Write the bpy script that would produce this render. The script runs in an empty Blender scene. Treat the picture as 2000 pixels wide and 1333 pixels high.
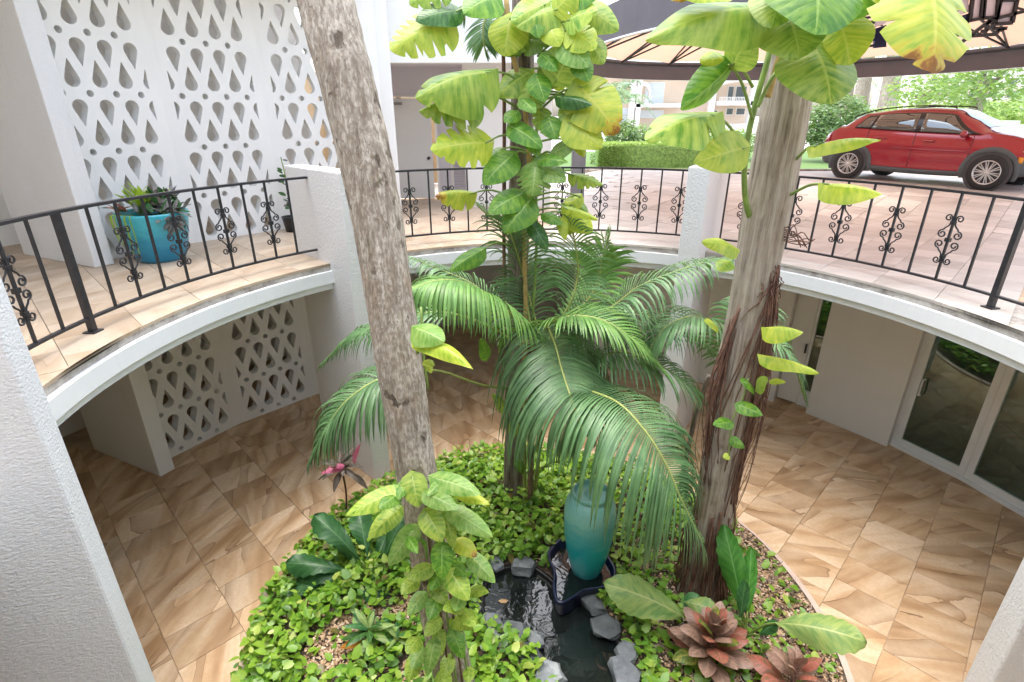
import bpy, bmesh, math, random
from math import sin, cos, pi, radians as R
from mathutils import Vector as V, Matrix, noise, Quaternion
random.seed(11)
sc = bpy.context.scene
col = sc.collection
# ---------------------------------------------------------------- camera, sky, sun, exposure
CH = 1.6; TH = R(22.85); FPX = 1047.0
cd = bpy.data.cameras.new('camera'); cam = bpy.data.objects.new('camera', cd); col.objects.link(cam)
cam.location = (0, 0, CH); cam.rotation_euler = (pi/2-TH, 0, 0)
cd.sensor_width = 36; cd.lens = FPX/2000*36; cd.clip_start = .05; cd.clip_end = 2000
sc.camera = cam
w = bpy.data.worlds.new('World'); sc.world = w; w.use_nodes = True
wn = w.node_tree
sky = wn.nodes.new('ShaderNodeTexSky'); sky.sky_type = 'NISHITA'; sky.sun_disc = False
SUN_EL, SUN_AZ = 80, 330
sky.sun_elevation = R(SUN_EL); sky.sun_rotation = R(SUN_AZ); sky.dust_density = 3.5; sky.air_density = 1.2; sky.ozone_density = .8
bg = wn.nodes['Background']; hs = wn.nodes.new('ShaderNodeHueSaturation'); hs.inputs['Saturation'].default_value = .6; wn.links.new(sky.outputs[0], hs.inputs['Color']); wn.links.new(hs.outputs[0], bg.inputs[0]); bg.inputs[1].default_value = .15
sd = bpy.data.lights.new('sun', 'SUN'); sun = bpy.data.objects.new('sun', sd); col.objects.link(sun)
sd.energy = .5; sd.angle = R(75); sd.color = (1, .95, .88)
sdir = V((sin(R(SUN_AZ))*cos(R(SUN_EL)), cos(R(SUN_AZ))*cos(R(SUN_EL)), sin(R(SUN_EL))))
sun.rotation_euler = (-sdir).to_track_quat('-Z', 'Y').to_euler(); sun.location = (0, 0, 30)
sc.view_settings.view_transform = 'Standard'; sc.view_settings.look = 'None'
sc.view_settings.exposure = 2.2; sc.view_settings.gamma = 1; sc.view_settings.use_curve_mapping = False
sc.render.engine = 'CYCLES'
cy = sc.cycles; cy.max_bounces = 12; cy.diffuse_bounces = 9; cy.glossy_bounces = 3; cy.transmission_bounces = 6; cy.transparent_max_bounces = 12
cy.use_denoising = True; cy.sample_clamp_indirect = 6

# ---------------------------------------------------------------- helpers
CX, CY = .52, 3.72                       # centre of the round court
ST = -2.88                               # lower floor level
def pol(a, r, z=0.0): return V((CX+r*cos(R(a)), CY+r*sin(R(a)), z))
def ray(px, py):
    x = (px-1000)/FPX; y = (666.5-py)/FPX
    return V((x, cos(TH)+y*sin(TH), -sin(TH)+y*cos(TH)))
def at(px, py, Y):                       # the world point seen at a photo pixel, Y metres in front
    d = ray(px, py); return V((0, 0, CH))+d*(Y/d.y)
def atz(px, py, z):
    d = ray(px, py); return V((0, 0, CH))+d*((z-CH)/d.z)
def seen(p, m=250):
    x, y, z = p[0], p[1], p[2]-CH
    dep = y*cos(TH)-z*sin(TH)
    if dep < .2: return False
    px = 1000+FPX*x/dep; py = 666.5-FPX*(y*sin(TH)+z*cos(TH))/dep
    return -m < px < 2000+m and -m < py < 1333+m
class MB:
    def __init__(s): s.v = []; s.f = []; s.m = []; s.uv = {}; s.c = []
    def face(s, idx, m=0): s.f.append(tuple(idx)); s.m.append(m)
    def add(s, pts): n = len(s.v); s.v += [V(p) for p in pts]; return n
    def hexa(s, p, m=0):                 # 8 points: bottom ring 0-3, top ring 4-7
        n = s.add(p)
        for q in ((3, 2, 1, 0), (4, 5, 6, 7), (0, 1, 5, 4), (1, 2, 6, 5), (2, 3, 7, 6), (3, 0, 4, 7)): s.face([n+i for i in q], m)
        return s
    def box(s, x0, x1, y0, y1, z0, z1, m=0):
        return s.hexa([(x0, y0, z0), (x1, y0, z0), (x1, y1, z0), (x0, y1, z0), (x0, y0, z1), (x1, y0, z1), (x1, y1, z1), (x0, y1, z1)], m)
    def bar(s, p0, p1, wd, th, up=(0, 0, 1), m=0):   # rectangular bar from p0 to p1
        p0 = V(p0); p1 = V(p1); t = (p1-p0).normalized(); a = t.cross(V(up))
        if a.length < 1e-4: a = t.cross(V((1, 0, 0)))
        a.normalize(); b = a.cross(t); a *= wd/2; b *= th/2
        return s.hexa([p0-a-b, p0+a-b, p1+a-b, p1-a-b, p0-a+b, p0+a+b, p1+a+b, p1-a+b], m)
    def wall(s, p0, p1, th, z0, z1, m=0):  # wall from p0 to p1 in plan, th to the left of the run
        p0 = V((p0[0], p0[1], 0)); p1 = V((p1[0], p1[1], 0)); t = (p1-p0).normalized(); n = V((-t.y, t.x, 0))*th
        q = [p0, p1, p1+n, p0+n]
        if th < 0: q = [p1, p0, p0+n, p1+n]
        return s.hexa([a+V((0, 0, z0)) for a in q]+[a+V((0, 0, z1)) for a in q], m)
    def tube(s, pts, rad, n=6, m=0, cap=True):
        pts = [V(p) for p in pts]; k = len(pts); r = rad if hasattr(rad, '__len__') else [rad]*k
        t0 = (pts[1]-pts[0]).normalized(); u = t0.orthogonal().normalized(); base = len(s.v)
        for i in range(k):
            t = (pts[min(i+1, k-1)]-pts[max(i-1, 0)]).normalized()
            u = (u-t*u.dot(t))
            if u.length < 1e-5: u = t.orthogonal()
            u.normalize(); b = t.cross(u)
            for j in range(n):
                a = 2*pi*j/n; s.v.append(pts[i]+(u*cos(a)+b*sin(a))*r[i])
        for i in range(k-1):
            for j in range(n):
                a = base+i*n+j; b = base+i*n+(j+1) % n; s.face((a, b, b+n, a+n), m)
        if cap: s.face([base+j for j in reversed(range(n))], m); s.face([base+(k-1)*n+j for j in range(n)], m)
        return s
    def lathe(s, prof, n=32, c=(0, 0, 0), m=0, cap0=True, cap1=True):
        base = len(s.v); c = V(c)
        for r, z in prof:
            for j in range(n): a = 2*pi*j/n; s.v.append(c+V((r*cos(a), r*sin(a), z)))
        for i in range(len(prof)-1):
            for j in range(n):
                a = base+i*n+j; b = base+i*n+(j+1) % n; s.face((a, b, b+n, a+n), m)
        if cap0: s.face([base+j for j in reversed(range(n))], m)
        if cap1: s.face([base+(len(prof)-1)*n+j for j in range(n)], m)
        return s
    def arc(s, prof, a0, a1, n=60, m=0):   # closed profile of (r,z) swept round the court
        k = len(prof); base = len(s.v)
        for i in range(n+1):
            a = a0+(a1-a0)*i/n
            for r, z in prof: s.v.append(pol(a, r, z))
        for i in range(n):
            for j in range(k):
                a = base+i*k+j; b = base+i*k+(j+1) % k; s.face((a, b, b+k, a+k), m)
        s.face([base+j for j in range(k)], m); s.face([base+n*k+j for j in reversed(range(k))], m)
        return s
    def prism(s, poly, z0, z1, m=0):
        n = len(poly); b = s.add([(p[0], p[1], z0) for p in poly]); s.add([(p[0], p[1], z1) for p in poly])
        s.face([b+i for i in reversed(range(n))], m); s.face([b+n+i for i in range(n)], m)
        for i in range(n): j = (i+1) % n; s.face((b+i, b+j, b+n+j, b+n+i), m)
        return s
    def mesh(s, name, mats, smooth=False, org=(0, 0, 0), recalc=False):
        me = bpy.data.meshes.new(name); o = V(org)
        me.from_pydata([tuple(p-o) for p in s.v], [], s.f)
        for m in (mats if isinstance(mats, (list, tuple)) else [mats]): me.materials.append(m)
        me.polygons.foreach_set('material_index', s.m)
        if smooth: me.polygons.foreach_set('use_smooth', [True]*len(s.f))
        if s.uv:
            l = me.uv_layers.new(name='UVMap')
            for p in me.polygons:
                for li in p.loop_indices:
                    l.data[li].uv = s.uv.get(me.loops[li].vertex_index, (0, 0))
        if s.c:
            at_ = me.color_attributes.new('var', 'FLOAT_COLOR', 'POINT')
            at_.data.foreach_set('color', [x for c in s.c for x in (c, c, c, 1)])
        if recalc:
            bm = bmesh.new(); bm.from_mesh(me); bmesh.ops.recalc_face_normals(bm, faces=bm.faces); bm.to_mesh(me); bm.free()
        me.update(); return me
    def build(s, name, mats, parent=None, smooth=False, local=False, recalc=False):
        org = V((0, 0, 0))
        if parent is not None and not local:
            p = parent
            while p: org += p.location; p = p.parent
        return link(name, s.mesh(name, mats, smooth, org, recalc), parent)
def link(name, me, parent=None, loc=None, rotz=None):
    o = bpy.data.objects.new(name, me); col.objects.link(o)
    if parent is not None: o.parent = parent
    if loc is not None: o.location = loc
    if rotz is not None: o.rotation_euler = (0, 0, rotz)
    return o
def tag(o, label, cat, group=None):
    o['label'] = label; o['category'] = cat
    if group: o['group'] = group
    return o
def thing(name, label, cat, loc=(0, 0, 0), group=None):
    o = bpy.data.objects.new(name, None); o.empty_display_size = .1; col.objects.link(o); o.location = loc
    return tag(o, label, cat, group)
def struct(o): o['kind'] = 'structure'; return o
def stuff(o, label=None, cat=None):
    o['kind'] = 'stuff'
    if label: o['label'] = label; o['category'] = cat
    return o
def copy_tree(o, parent=None):
    c = o.copy(); col.objects.link(c)
    if parent is not None: c.parent = parent
    for ch in [x for x in ALLKIDS(o)]: copy_tree(ch, c)
    return c
def ALLKIDS(o): return [x for x in col.objects if x.parent == o]
def spline(P, n):
    P = [V(p) for p in P]; out = []; k = len(P)-1
    for i in range(n+1):
        t = i/n*k; j = min(int(t), k-1); u = t-j
        p0 = P[j-1] if j > 0 else P[0]*2-P[1]; p1 = P[j]; p2 = P[j+1]; p3 = P[j+2] if j+2 <= k else P[k]*2-P[k-1]
        out.append(.5*((2*p1)+(p2-p0)*u+(2*p0-5*p1+4*p2-p3)*u*u+(3*p1-p0-3*p2+p3)*u**3))
    return out

# ---------------------------------------------------------------- materials
class NT:
    def __init__(s, name):
        s.m = bpy.data.materials.new(name); s.m.use_nodes = True; s.t = s.m.node_tree
        s.b = s.t.nodes['Principled BSDF']; s.out = s.t.nodes['Material Output']
    def n(s, typ, ins=None, **kw):
        x = s.t.nodes.new('ShaderNode'+typ)
        for k, v in kw.items(): setattr(x, k, v)
        for k, v in (ins or {}).items():
            if hasattr(v, 'is_output'): s.t.links.new(v, x.inputs[k])
            else: x.inputs[k].default_value = v
        return x
    def set(s, **kw):
        for k, v in kw.items():
            k = k.replace('_', ' ')
            if hasattr(v, 'is_output'): s.t.links.new(v, s.b.inputs[k])
            else: s.b.inputs[k].default_value = v
        return s
    def coord(s, kind='Object', scale=(1, 1, 1), rot=(0, 0, 0), rnd=0):
        c = s.n('TexCoord').outputs[kind]
        if rnd:
            oi = s.n('ObjectInfo').outputs['Random']
            mu = s.n('Math', {0: oi, 1: float(rnd)}, operation='MULTIPLY').outputs[0]
            c = s.n('VectorMath', {0: c, 1: mu}, operation='ADD').outputs[0]
        mp = s.n('Mapping', {'Vector': c, 'Scale': scale, 'Rotation': rot}); return mp.outputs[0]
    def noise(s, vec, scale, detail=4, rough=.55, dist=0):
        return s.n('TexNoise', {'Vector': vec, 'Scale': scale, 'Detail': detail, 'Roughness': rough, 'Distortion': dist}).outputs['Fac']
    def ramp(s, fac, stops):
        r = s.n('ValToRGB', {'Fac': fac}); e = r.color_ramp.elements
        while len(e) < len(stops): e.new(.5)
        for el, (p, c) in zip(e, stops):
            el.position = p; el.color = (*c, 1) if len(c) == 3 else c
        return r.outputs['Color']
    def mix(s, fac, a, b, mode='MIX'):
        x = s.n('MixRGB', blend_type=mode)
        for i, v in ((0, fac), (1, a), (2, b)):
            if hasattr(v, 'is_output'): s.t.links.new(v, x.inputs[i])
            else: x.inputs[i].default_value = (*v, 1) if hasattr(v, '__len__') and len(v) == 3 else v
        return x.outputs[0]
    def math(s, op, a, b=0.0, c=0.0): return s.n('Math', {0: a, 1: b, 2: c}, operation=op).outputs[0]
    def bump(s, h, strength=.3, dist=.02):
        s.t.links.new(s.n('Bump', {'Height': h, 'Strength': strength, 'Distance': dist}).outputs[0], s.b.inputs['Normal']); return s
g = lambda v: (v, v, v)
def plain(name, c, rough=.5, metal=0, var=.12, scale=6, spec=.5):
    t = NT(name); v = t.coord()
    n_ = t.noise(v, scale, 5)
    t.set(Base_Color=t.ramp(n_, [(.3, tuple(x*(1-var) for x in c)), (.7, tuple(min(1, x*(1+var)) for x in c))]), Roughness=rough, Metallic=metal)
    t.b.inputs['Specular IOR Level'].default_value = spec
    return t.m
def stucco(name, c, rough_scale=60, strength=.5, dist=.012, stretch=(1, 1, 1)):
    t = NT(name); v = t.coord(scale=stretch)
    big = t.noise(v, 1.2, 6, .6); fine = t.noise(v, rough_scale, 4, .6); streak = t.noise(t.coord(scale=(5, 5, .5)), 2.2, 5, .6)
    a = t.ramp(big, [(.25, tuple(x*.94 for x in c)), (.7, c)])
    a = t.mix(t.ramp(streak, [(.56, g(0)), (.78, g(.16))]), a, tuple(x*y for x, y in zip(c, (.74, .72, .68))))
    t.set(Base_Color=a, Roughness=.85); t.bump(fine, strength, dist); return t.m
M = {}
M['white'] = stucco('white_plaster', (.81, .81, .79), 30, .16, .006)
M['stucco'] = stucco('white_stucco', (.75, .75, .745), 42, .8, .016)
M['rake'] = stucco('raked_stucco', (.72, .735, .75), 62, .8, .014, (.75, .75, 1.25))
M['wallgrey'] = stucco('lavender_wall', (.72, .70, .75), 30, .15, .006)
M['fascia'] = stucco('fascia_paint', (.79, .81, .81), 25, .14, .006)
def concrete():
    t = NT('raw_concrete'); v = t.coord()
    a = t.ramp(t.noise(v, 5, 8, .65), [(.3, (.16, .14, .12)), (.5, (.4, .37, .33)), (.7, (.56, .54, .5))])
    t.set(Base_Color=a, Roughness=.9); t.bump(t.noise(v, 30, 5), .7, .015); return t.m
M['concrete'] = concrete()
def tile(name, light, mid, dark, vein, rough, amount=.6):
    t = NT(name); v = t.coord(rnd=37.0)
    oi = t.n('ObjectInfo').outputs['Random']
    ang = t.math('ADD', t.math('MULTIPLY', t.math('FRACT', t.math('MULTIPLY', oi, 5.31)), .9), .25)
    rot = t.n('VectorRotate', {'Vector': v, 'Angle': ang}, rotation_type='Z_AXIS').outputs[0]
    st = t.n('Mapping', {'Vector': rot, 'Scale': (.6, 2.9, 1)}).outputs[0]
    soft = t.noise(st, 1.5, 5, .5, .3)
    a = t.ramp(soft, [(.3, dark), (.46, mid), (.62, light)])
    wob = t.math('MULTIPLY', t.math('SUBTRACT', t.noise(rot, 4, 3, .55), .5), .05)
    saw = t.math('FRACT', t.math('MULTIPLY', t.math('ADD', t.noise(st, .85, 1.5, .5, .25), wob), 4.2))
    band = t.noise(rot, 2.2, 2)
    a = t.mix(t.math('MULTIPLY', t.ramp(saw, [(.0, g(1)), (.03, g(.7)), (.5, g(0))]), t.math('MULTIPLY', t.ramp(band, [(.28, g(.1)), (.5, g(1))]), amount)), a, tuple(x*.5+y*.5 for x, y in zip(dark, vein)))
    a = t.mix(t.math('MULTIPLY', t.ramp(saw, [(.0, g(1)), (.035, g(0))]), t.math('MULTIPLY', t.ramp(band, [(.40, g(0)), (.56, g(1))]), amount)), a, vein)
    a = t.mix(t.ramp(t.noise(rot, 26, 6, .7), [(.4, g(.22)), (.6, g(0))]), a, dark)
    a = t.mix(t.ramp(t.noise(t.coord('Object'), 1.1, 6, .65), [(.55, g(0)), (.8, g(.14))]), a, tuple(x*.6 for x in mid))
    hv = t.n('HueSaturation', {'Color': a, 'Value': t.math('ADD', t.math('MULTIPLY', t.math('FRACT', t.math('MULTIPLY', oi, 7.13)), .28), .86)}).outputs[0]
    t.set(Base_Color=hv, Roughness=t.math('ADD', t.math('MULTIPLY', soft, .2), rough)); t.bump(t.noise(st, 8, 4), .12, .01); return t.m
M['tile_low'] = tile('sandstone_tile', (.64, .49, .335), (.53, .36, .21), (.35, .205, .10), (.13, .062, .026), .32, .72)
M['tile_up'] = tile('pale_sandstone_tile', (.57, .47, .365), (.51, .40, .295), (.41, .30, .20), (.3, .18, .11), .38, .4)
M['tile_drive'] = tile('rosy_paver', (.59, .55, .505), (.535, .49, .44), (.45, .40, .355), (.34, .26, .22), .38, .3)
M['grout'] = plain('grout', (.5, .38, .26), .9, 0, .3, 4)
M['iron'] = plain('black_iron', (.028, .028, .032), .42, .2, .3, 20)
M['frame'] = plain('white_aluminium', (.78, .8, .8), .35, 0, .03)
M['darkmetal'] = plain('dark_canopy_steel', (.03, .028, .032), .45, .3)
M['pillar'] = plain('grey_canopy_post', (.2, .2, .215), .6)
def glass(name, c, gl=.16):
    t = NT(name)
    tr = t.n('BsdfTransparent', {'Color': (*c, 1)}); gs = t.n('BsdfGlossy', {'Color': (.9, .95, .95, 1), 'Roughness': .02})
    fr = t.n('Fresnel', {'IOR': 1.5}).outputs[0]
    f = t.math('MULTIPLY_ADD', fr, .9, gl*.3)
    mx = t.n('MixShader', {0: f, 1: tr.outputs[0], 2: gs.outputs[0]}); t.t.links.new(mx.outputs[0], t.out.inputs[0]); return t.m
M['glass'] = glass('green_tinted_glass', (.34, .58, .47), .3)
M['carglass'] = glass('car_glass', (.25, .33, .31), .5)
def bark(name, lo, mid, hi, vs=(26, 26, 2.2), pits=True, ring=0):
    t = NT(name); v = t.coord(scale=vs)
    n1 = t.noise(v, 1.0, 8, .65, .4); o = t.coord()
    a = t.ramp(n1, [(.33, lo), (.5, mid), (.68, hi)])
    a = t.mix(t.ramp(t.noise(o, 2.4, 5, .6), [(.45, g(0)), (.7, g(.5))]), a, tuple(x*1.12 for x in hi))
    a = t.mix(t.ramp(t.noise(t.coord(scale=(1, 1, .45)), 5.5, 5, .6), [(.58, g(0)), (.74, g(.75))]), a, tuple(x*y for x, y in zip(mid, (.85, .62, .42))))
    h = n1
    if pits:
        pn = t.noise(t.coord(scale=(1, 1, .6)), 11, 3, .5)
        pm = t.ramp(pn, [(.645, g(0)), (.70, g(1))]); a = t.mix(t.math('MULTIPLY', pm, .85), a, (.035, .022, .012))
        cr = t.noise(t.coord(scale=(22, 22, 4)), 1.0, 2, .5, 1.2); ln = t.math('ABSOLUTE', t.math('SUBTRACT', cr, .5))
        gate = t.ramp(t.noise(o, 3.5, 3), [(.5, g(0)), (.62, g(1))])
        a = t.mix(t.math('MULTIPLY', t.ramp(ln, [(.0, g(.85)), (.022, g(0))]), gate), a, (.06, .045, .035))
        fine = t.noise(t.coord(scale=(60, 60, 24)), 1.0, 4, .6); a = t.mix(t.ramp(fine, [(.42, g(.7)), (.58, g(0))]), a, tuple(x*1.3 for x in lo))
        h = t.math('ADD', t.math('SUBTRACT', n1, t.math('MULTIPLY', pm, .5)), t.math('MULTIPLY', fine, .6))
    lich = t.ramp(t.noise(o, 7, 6, .7), [(.6, g(0)), (.75, g(.35))]); a = t.mix(lich, a, (.36, .38, .24))
    t.set(Base_Color=a, Roughness=.9); t.bump(h, .9, .02); return t.m
M['bark1'] = bark('grey_palm_bark', (.17, .135, .10), (.42, .37, .30), (.64, .59, .51), (30, 30, 4.5))
M['bark2'] = bark('brown_palm_bark', (.055, .04, .03), (.18, .14, .11), (.33, .29, .25), (24, 24, 2.0), False)
M['bark3'] = bark('pale_palm_bark', (.115, .085, .06), (.32, .265, .21), (.47, .42, .35), (34, 34, 1.6), False)
M['root'] = plain('aerial_root', (.15, .075, .05), .8, 0, .4, 14)
M['stem'] = plain('green_stem', (.2, .3, .07), .5, 0, .25, 10)
M['tanstem'] = plain('tan_stem', (.42, .28, .1), .6, 0, .3, 10)
def leafmat(name, gr, ye, lo, hi, brown=False, trans=.35, rough=.32):
    t = NT(name); uv = t.n('TexCoord').outputs['UV']; sp = t.n('SeparateXYZ', {0: uv})
    u = t.math('MULTIPLY', t.math('SUBTRACT', sp.outputs[0], .5), 2.0); au = t.math('ABSOLUTE', u); sg = t.math('SIGN', u)
    rnd = t.n('ObjectInfo').outputs['Random']
    vy = t.math('SUBTRACT', t.math('MULTIPLY', sp.outputs[1], 1.0), t.math('MULTIPLY', au, .12))
    cv = t.n('CombineXYZ', {0: t.math('MULTIPLY', au, 1.3), 1: t.math('MULTIPLY', vy, 13.0), 2: t.math('ADD', t.math('MULTIPLY', sg, 3.0), t.math('MULTIPLY', rnd, 60.0))}).outputs[0]
    n1 = t.noise(cv, 1.0, 5, .62)
    big = t.noise(t.n('CombineXYZ', {0: u, 1: sp.outputs[1], 2: t.math('MULTIPLY', rnd, 33.0)}).outputs[0], 2.2, 3)
    f = t.math('ADD', t.math('MULTIPLY', n1, .75), t.math('MULTIPLY', big, .3))
    mid = tuple(a*.45+b*.55 for a, b in zip(gr, ye))
    c = t.ramp(f, [(lo, gr), ((lo+hi)/2, mid), (hi, ye)])
    wv = t.math('ABSOLUTE', t.math('SINE', t.math('MULTIPLY', vy, 34.0)))
    c = t.mix(t.ramp(wv, [(.0, g(.28)), (.2, g(0))]), c, tuple(min(1, x*1.5+.02) for x in mid))
    c = t.mix(t.ramp(au, [(.025, g(.9)), (.06, g(0))]), c, tuple(min(1, x*.9+.05) for x in ye))
    if brown:
        bf = t.math('ADD', sp.outputs[1], t.math('MULTIPLY', t.math('SUBTRACT', n1, .5), .7))
        c = t.mix(t.ramp(bf, [(.70, g(0)), (.80, g(.55)), (.9, g(1))]), c, t.ramp(bf, [(.76, (.62, .36, .04)), (.92, (.2, .06, .015))]))
    c = t.n('HueSaturation', {'Color': c, 'Value': t.math('ADD', t.math('MULTIPLY', t.math('FRACT', t.math('MULTIPLY', rnd, 9.7)), .36), .82)}).outputs[0]
    t.set(Base_Color=c, Roughness=rough); t.b.inputs['Specular IOR Level'].default_value = .35
    t.bump(wv, .15, .006)
    tl = t.n('BsdfTranslucent', {'Color': t.mix(.35, c, tuple(min(1, x*1.3) for x in ye))})
    mx = t.n('MixShader', {0: trans, 1: t.b.outputs[0], 2: tl.outputs[0]}); t.t.links.new(mx.outputs[0], t.out.inputs[0]); return t.m
YE = (.50, .55, .10)
M['lf_green'] = leafmat('pothos_green', (.06, .19, .02), (.26, .43, .05), .46, .74)
M['lf_mix'] = leafmat('pothos_marbled', (.085, .24, .02), (.43, .53, .09), .38, .66)
M['lf_yell'] = leafmat('pothos_yellow', (.18, .35, .025), (.53, .58, .07), .36, .66)
M['lf_brown'] = leafmat('pothos_withering', (.17, .31, .03), (.50, .52, .06), .36, .66, True)
M['lf_dark'] = leafmat('pothos_dark', (.025, .085, .02), (.10, .22, .05), .45, .75, False, .2, .26)
M['lf_pale'] = leafmat('pothos_pale', (.11, .26, .04), (.36, .48, .14), .42, .75)
M['anth'] = leafmat('anthurium_green', (.03, .11, .035), (.09, .24, .07), .45, .8, False, .25, .36)
M['anthg'] = leafmat('anthurium_fresh', (.04, .17, .025), (.12, .34, .05), .45, .8, False, .3, .36)
M['anthp'] = leafmat('anthurium_pale', (.11, .24, .07), (.40, .46, .14), .4, .8, False, .3, .4)
M['croton'] = leafmat('croton_red', (.13, .11, .055), (.48, .13, .10), .38, .7, False, .2, .36)
M['crotond'] = leafmat('croton_dusky', (.16, .12, .085), (.42, .25, .19), .38, .68, False, .2, .36)
M['crotong'] = leafmat('croton_green', (.06, .13, .03), (.40, .34, .06), .45, .7, False, .2, .36)
M['cordy'] = leafmat('cordyline_dusk', (.06, .055, .045), (.16, .12, .09), .4, .7, False, .1, .4)
M['pink'] = leafmat('cordyline_pink', (.35, .05, .13), (.68, .20, .32), .35, .65)
M['purple'] = leafmat('purple_grey_leaf', (.06, .065, .06), (.27, .27, .25), .4, .7, False, .1, .4)
M['brom'] = leafmat('lime_bromeliad', (.22, .42, .03), (.5, .65, .08), .4, .7)
M['orange'] = leafmat('orange_leaf', (.4, .15, .02), (.65, .32, .05), .4, .7)
def palm_leaf(name, c0, c1, c2):
    t = NT(name); v = t.coord(); r_ = t.n('ObjectInfo').outputs['Random']
    a = t.ramp(t.noise(v, 7, 4), [(.3, c0), (.55, c1), (.75, c2)])
    a = t.n('HueSaturation', {'Color': a, 'Value': t.math('ADD', t.math('MULTIPLY', r_, .4), .8)}).outputs[0]
    at_ = t.n('Attribute', attribute_name='var').outputs['Fac']
    a = t.n('HueSaturation', {'Color': a, 'Value': t.math('ADD', t.math('MULTIPLY', at_, .55), .7)}).outputs[0]
    t.set(Base_Color=a, Roughness=.36); t.b.inputs['Specular IOR Level'].default_value = .45
    tl = t.n('BsdfTranslucent', {'Color': t.mix(.5, a, (.25, .4, .06))})
    mx = t.n('MixShader', {0: .22, 1: t.b.outputs[0], 2: tl.outputs[0]}); t.t.links.new(mx.outputs[0], t.out.inputs[0]); return t.m
M['palm'] = palm_leaf('kentia_leaflet', (.075, .17, .065), (.12, .24, .095), (.19, .325, .14))
M['palmlite'] = palm_leaf('kentia_leaflet_light', (.09, .21, .05), (.15, .30, .07), (.23, .38, .10))
M['rachis'] = plain('palm_rachis', (.3, .34, .09), .5)
def varmat(name, stops, rough=.45, trans=.3, tcol=(.4, .55, .06)):
    t = NT(name); at_ = t.n('Attribute', attribute_name='var').outputs['Fac']
    uvn = t.noise(t.coord(), 25, 3)
    f = t.math('ADD', t.math('MULTIPLY', at_, .8), t.math('MULTIPLY', uvn, .25))
    c = t.ramp(f, stops); t.set(Base_Color=c, Roughness=rough)
    if trans:
        tl = t.n('BsdfTranslucent', {'Color': t.mix(.5, c, tcol)})
        mx = t.n('MixShader', {0: trans, 1: t.b.outputs[0], 2: tl.outputs[0]}); t.t.links.new(mx.outputs[0], t.out.inputs[0])
    return t.m
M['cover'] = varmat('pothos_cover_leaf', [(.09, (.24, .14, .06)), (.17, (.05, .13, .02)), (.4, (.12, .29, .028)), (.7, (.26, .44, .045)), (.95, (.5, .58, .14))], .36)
M['hedge'] = varmat('hedge_leaf', [(.1, (.10, .2, .045)), (.5, (.27, .42, .10)), (.9, (.5, .62, .2))])
M['bush'] = varmat('bush_leaf', [(.1, (.06, .13, .05)), (.5, (.12, .22, .08)), (.9, (.24, .36, .14))])
M['treeleaf'] = varmat('tree_leaf', [(.1, (.08, .16, .05)), (.5, (.16, .28, .09)), (.9, (.32, .44, .16))], .45, .45)
M['stone'] = varmat('gravel_stone', [(.1, (.16, .09, .05)), (.4, (.34, .22, .12)), (.7, (.48, .33, .20)), (.95, (.58, .49, .38))], .7, 0)
M['litter'] = varmat('leaf_litter', [(.1, (.08, .05, .035)), (.5, (.2, .14, .1)), (.9, (.4, .33, .28))], .8, 0)
def soil():
    t = NT('soil'); v = t.coord()
    t.set(Base_Color=t.ramp(t.noise(v, 18, 8, .7), [(.3, (.025, .018, .013)), (.55, (.085, .06, .042)), (.75, (.2, .15, .11))]), Roughness=.95); t.bump(t.noise(v, 40, 5), .8, .03); return t.m
M['soil'] = soil()
def slate():
    t = NT('slate'); v = t.coord(rnd=20.0); r_ = t.n('ObjectInfo').outputs['Random']
    a = t.ramp(t.noise(t.n('Mapping', {'Vector': v, 'Scale': (1, 1, 4)}).outputs[0], 6, 7, .6), [(.3, (.06, .068, .08)), (.55, (.14, .155, .165)), (.75, (.27, .285, .275))])
    a = t.n('HueSaturation', {'Color': a, 'Value': t.math('ADD', t.math('MULTIPLY', r_, 1.3), .4)}).outputs[0]
    t.set(Base_Color=a, Roughness=.7); t.bump(t.noise(v, 14, 6), .6, .02); return t.m
M['slate'] = slate()
def glaze(name, lo, hi, z0, z1):
    t = NT(name); z = t.n('SeparateXYZ', {0: t.n('TexCoord').outputs['Object']}).outputs[2]
    f = t.math('ADD', t.n('MapRange', {0: z, 1: z0, 2: z1}).outputs[0], t.math('MULTIPLY', t.math('SUBTRACT', t.noise(t.coord(scale=(1, 1, 2.5)), 4, 6, .6), .5), .7))
    a = t.ramp(f, [(.15, lo), (.55, tuple((x+y)/2 for x, y in zip(lo, hi))), (.7, hi)])
    a = t.mix(t.ramp(t.noise(t.coord(), 38, 5), [(.5, g(0)), (.8, g(.3))]), a, tuple(x*.55 for x in lo))
    t.set(Base_Color=a, Roughness=.3, Coat_Weight=.3); t.bump(t.noise(t.coord(), 20, 3), .08, .01); return t.m
M['urn'] = glaze('turquoise_urn_glaze', (.015, .42, .47), (.25, .56, .52), .35, .95)
M['pot'] = glaze('blue_pot_glaze', (.005, .19, .34), (.04, .38, .46), .0, .6)
M['basin'] = plain('dark_blue_basin', (.012, .017, .05), .3, 0, .4, 12)
M['liner'] = plain('black_pond_liner', (.012, .012, .013), .35)
def water():
    t = NT('pond_water'); v = t.coord()
    t.set(Base_Color=t.ramp(t.noise(v, 3, 4), [(.3, (.005, .008, .008)), (.7, (.014, .018, .016))]), Roughness=.035)
    t.b.inputs['Specular IOR Level'].default_value = .6
    d1 = t.n('VectorMath', {0: v, 1: (.64, 3.62, 0)}, operation='DISTANCE').outputs['Value']
    wv = t.math('SINE', t.math('MULTIPLY', d1, 52.0))
    n1 = t.noise(v, 8, 2, .5, .8)
    fade = t.ramp(d1, [(.05, g(1)), (.55, g(.12))])
    h = t.math('MULTIPLY', t.math('ADD', t.math('MULTIPLY', wv, .5), t.math('MULTIPLY', n1, 1.4)), fade)
    t.bump(h, .6, .05); return t.m
M['water'] = water()
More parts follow.
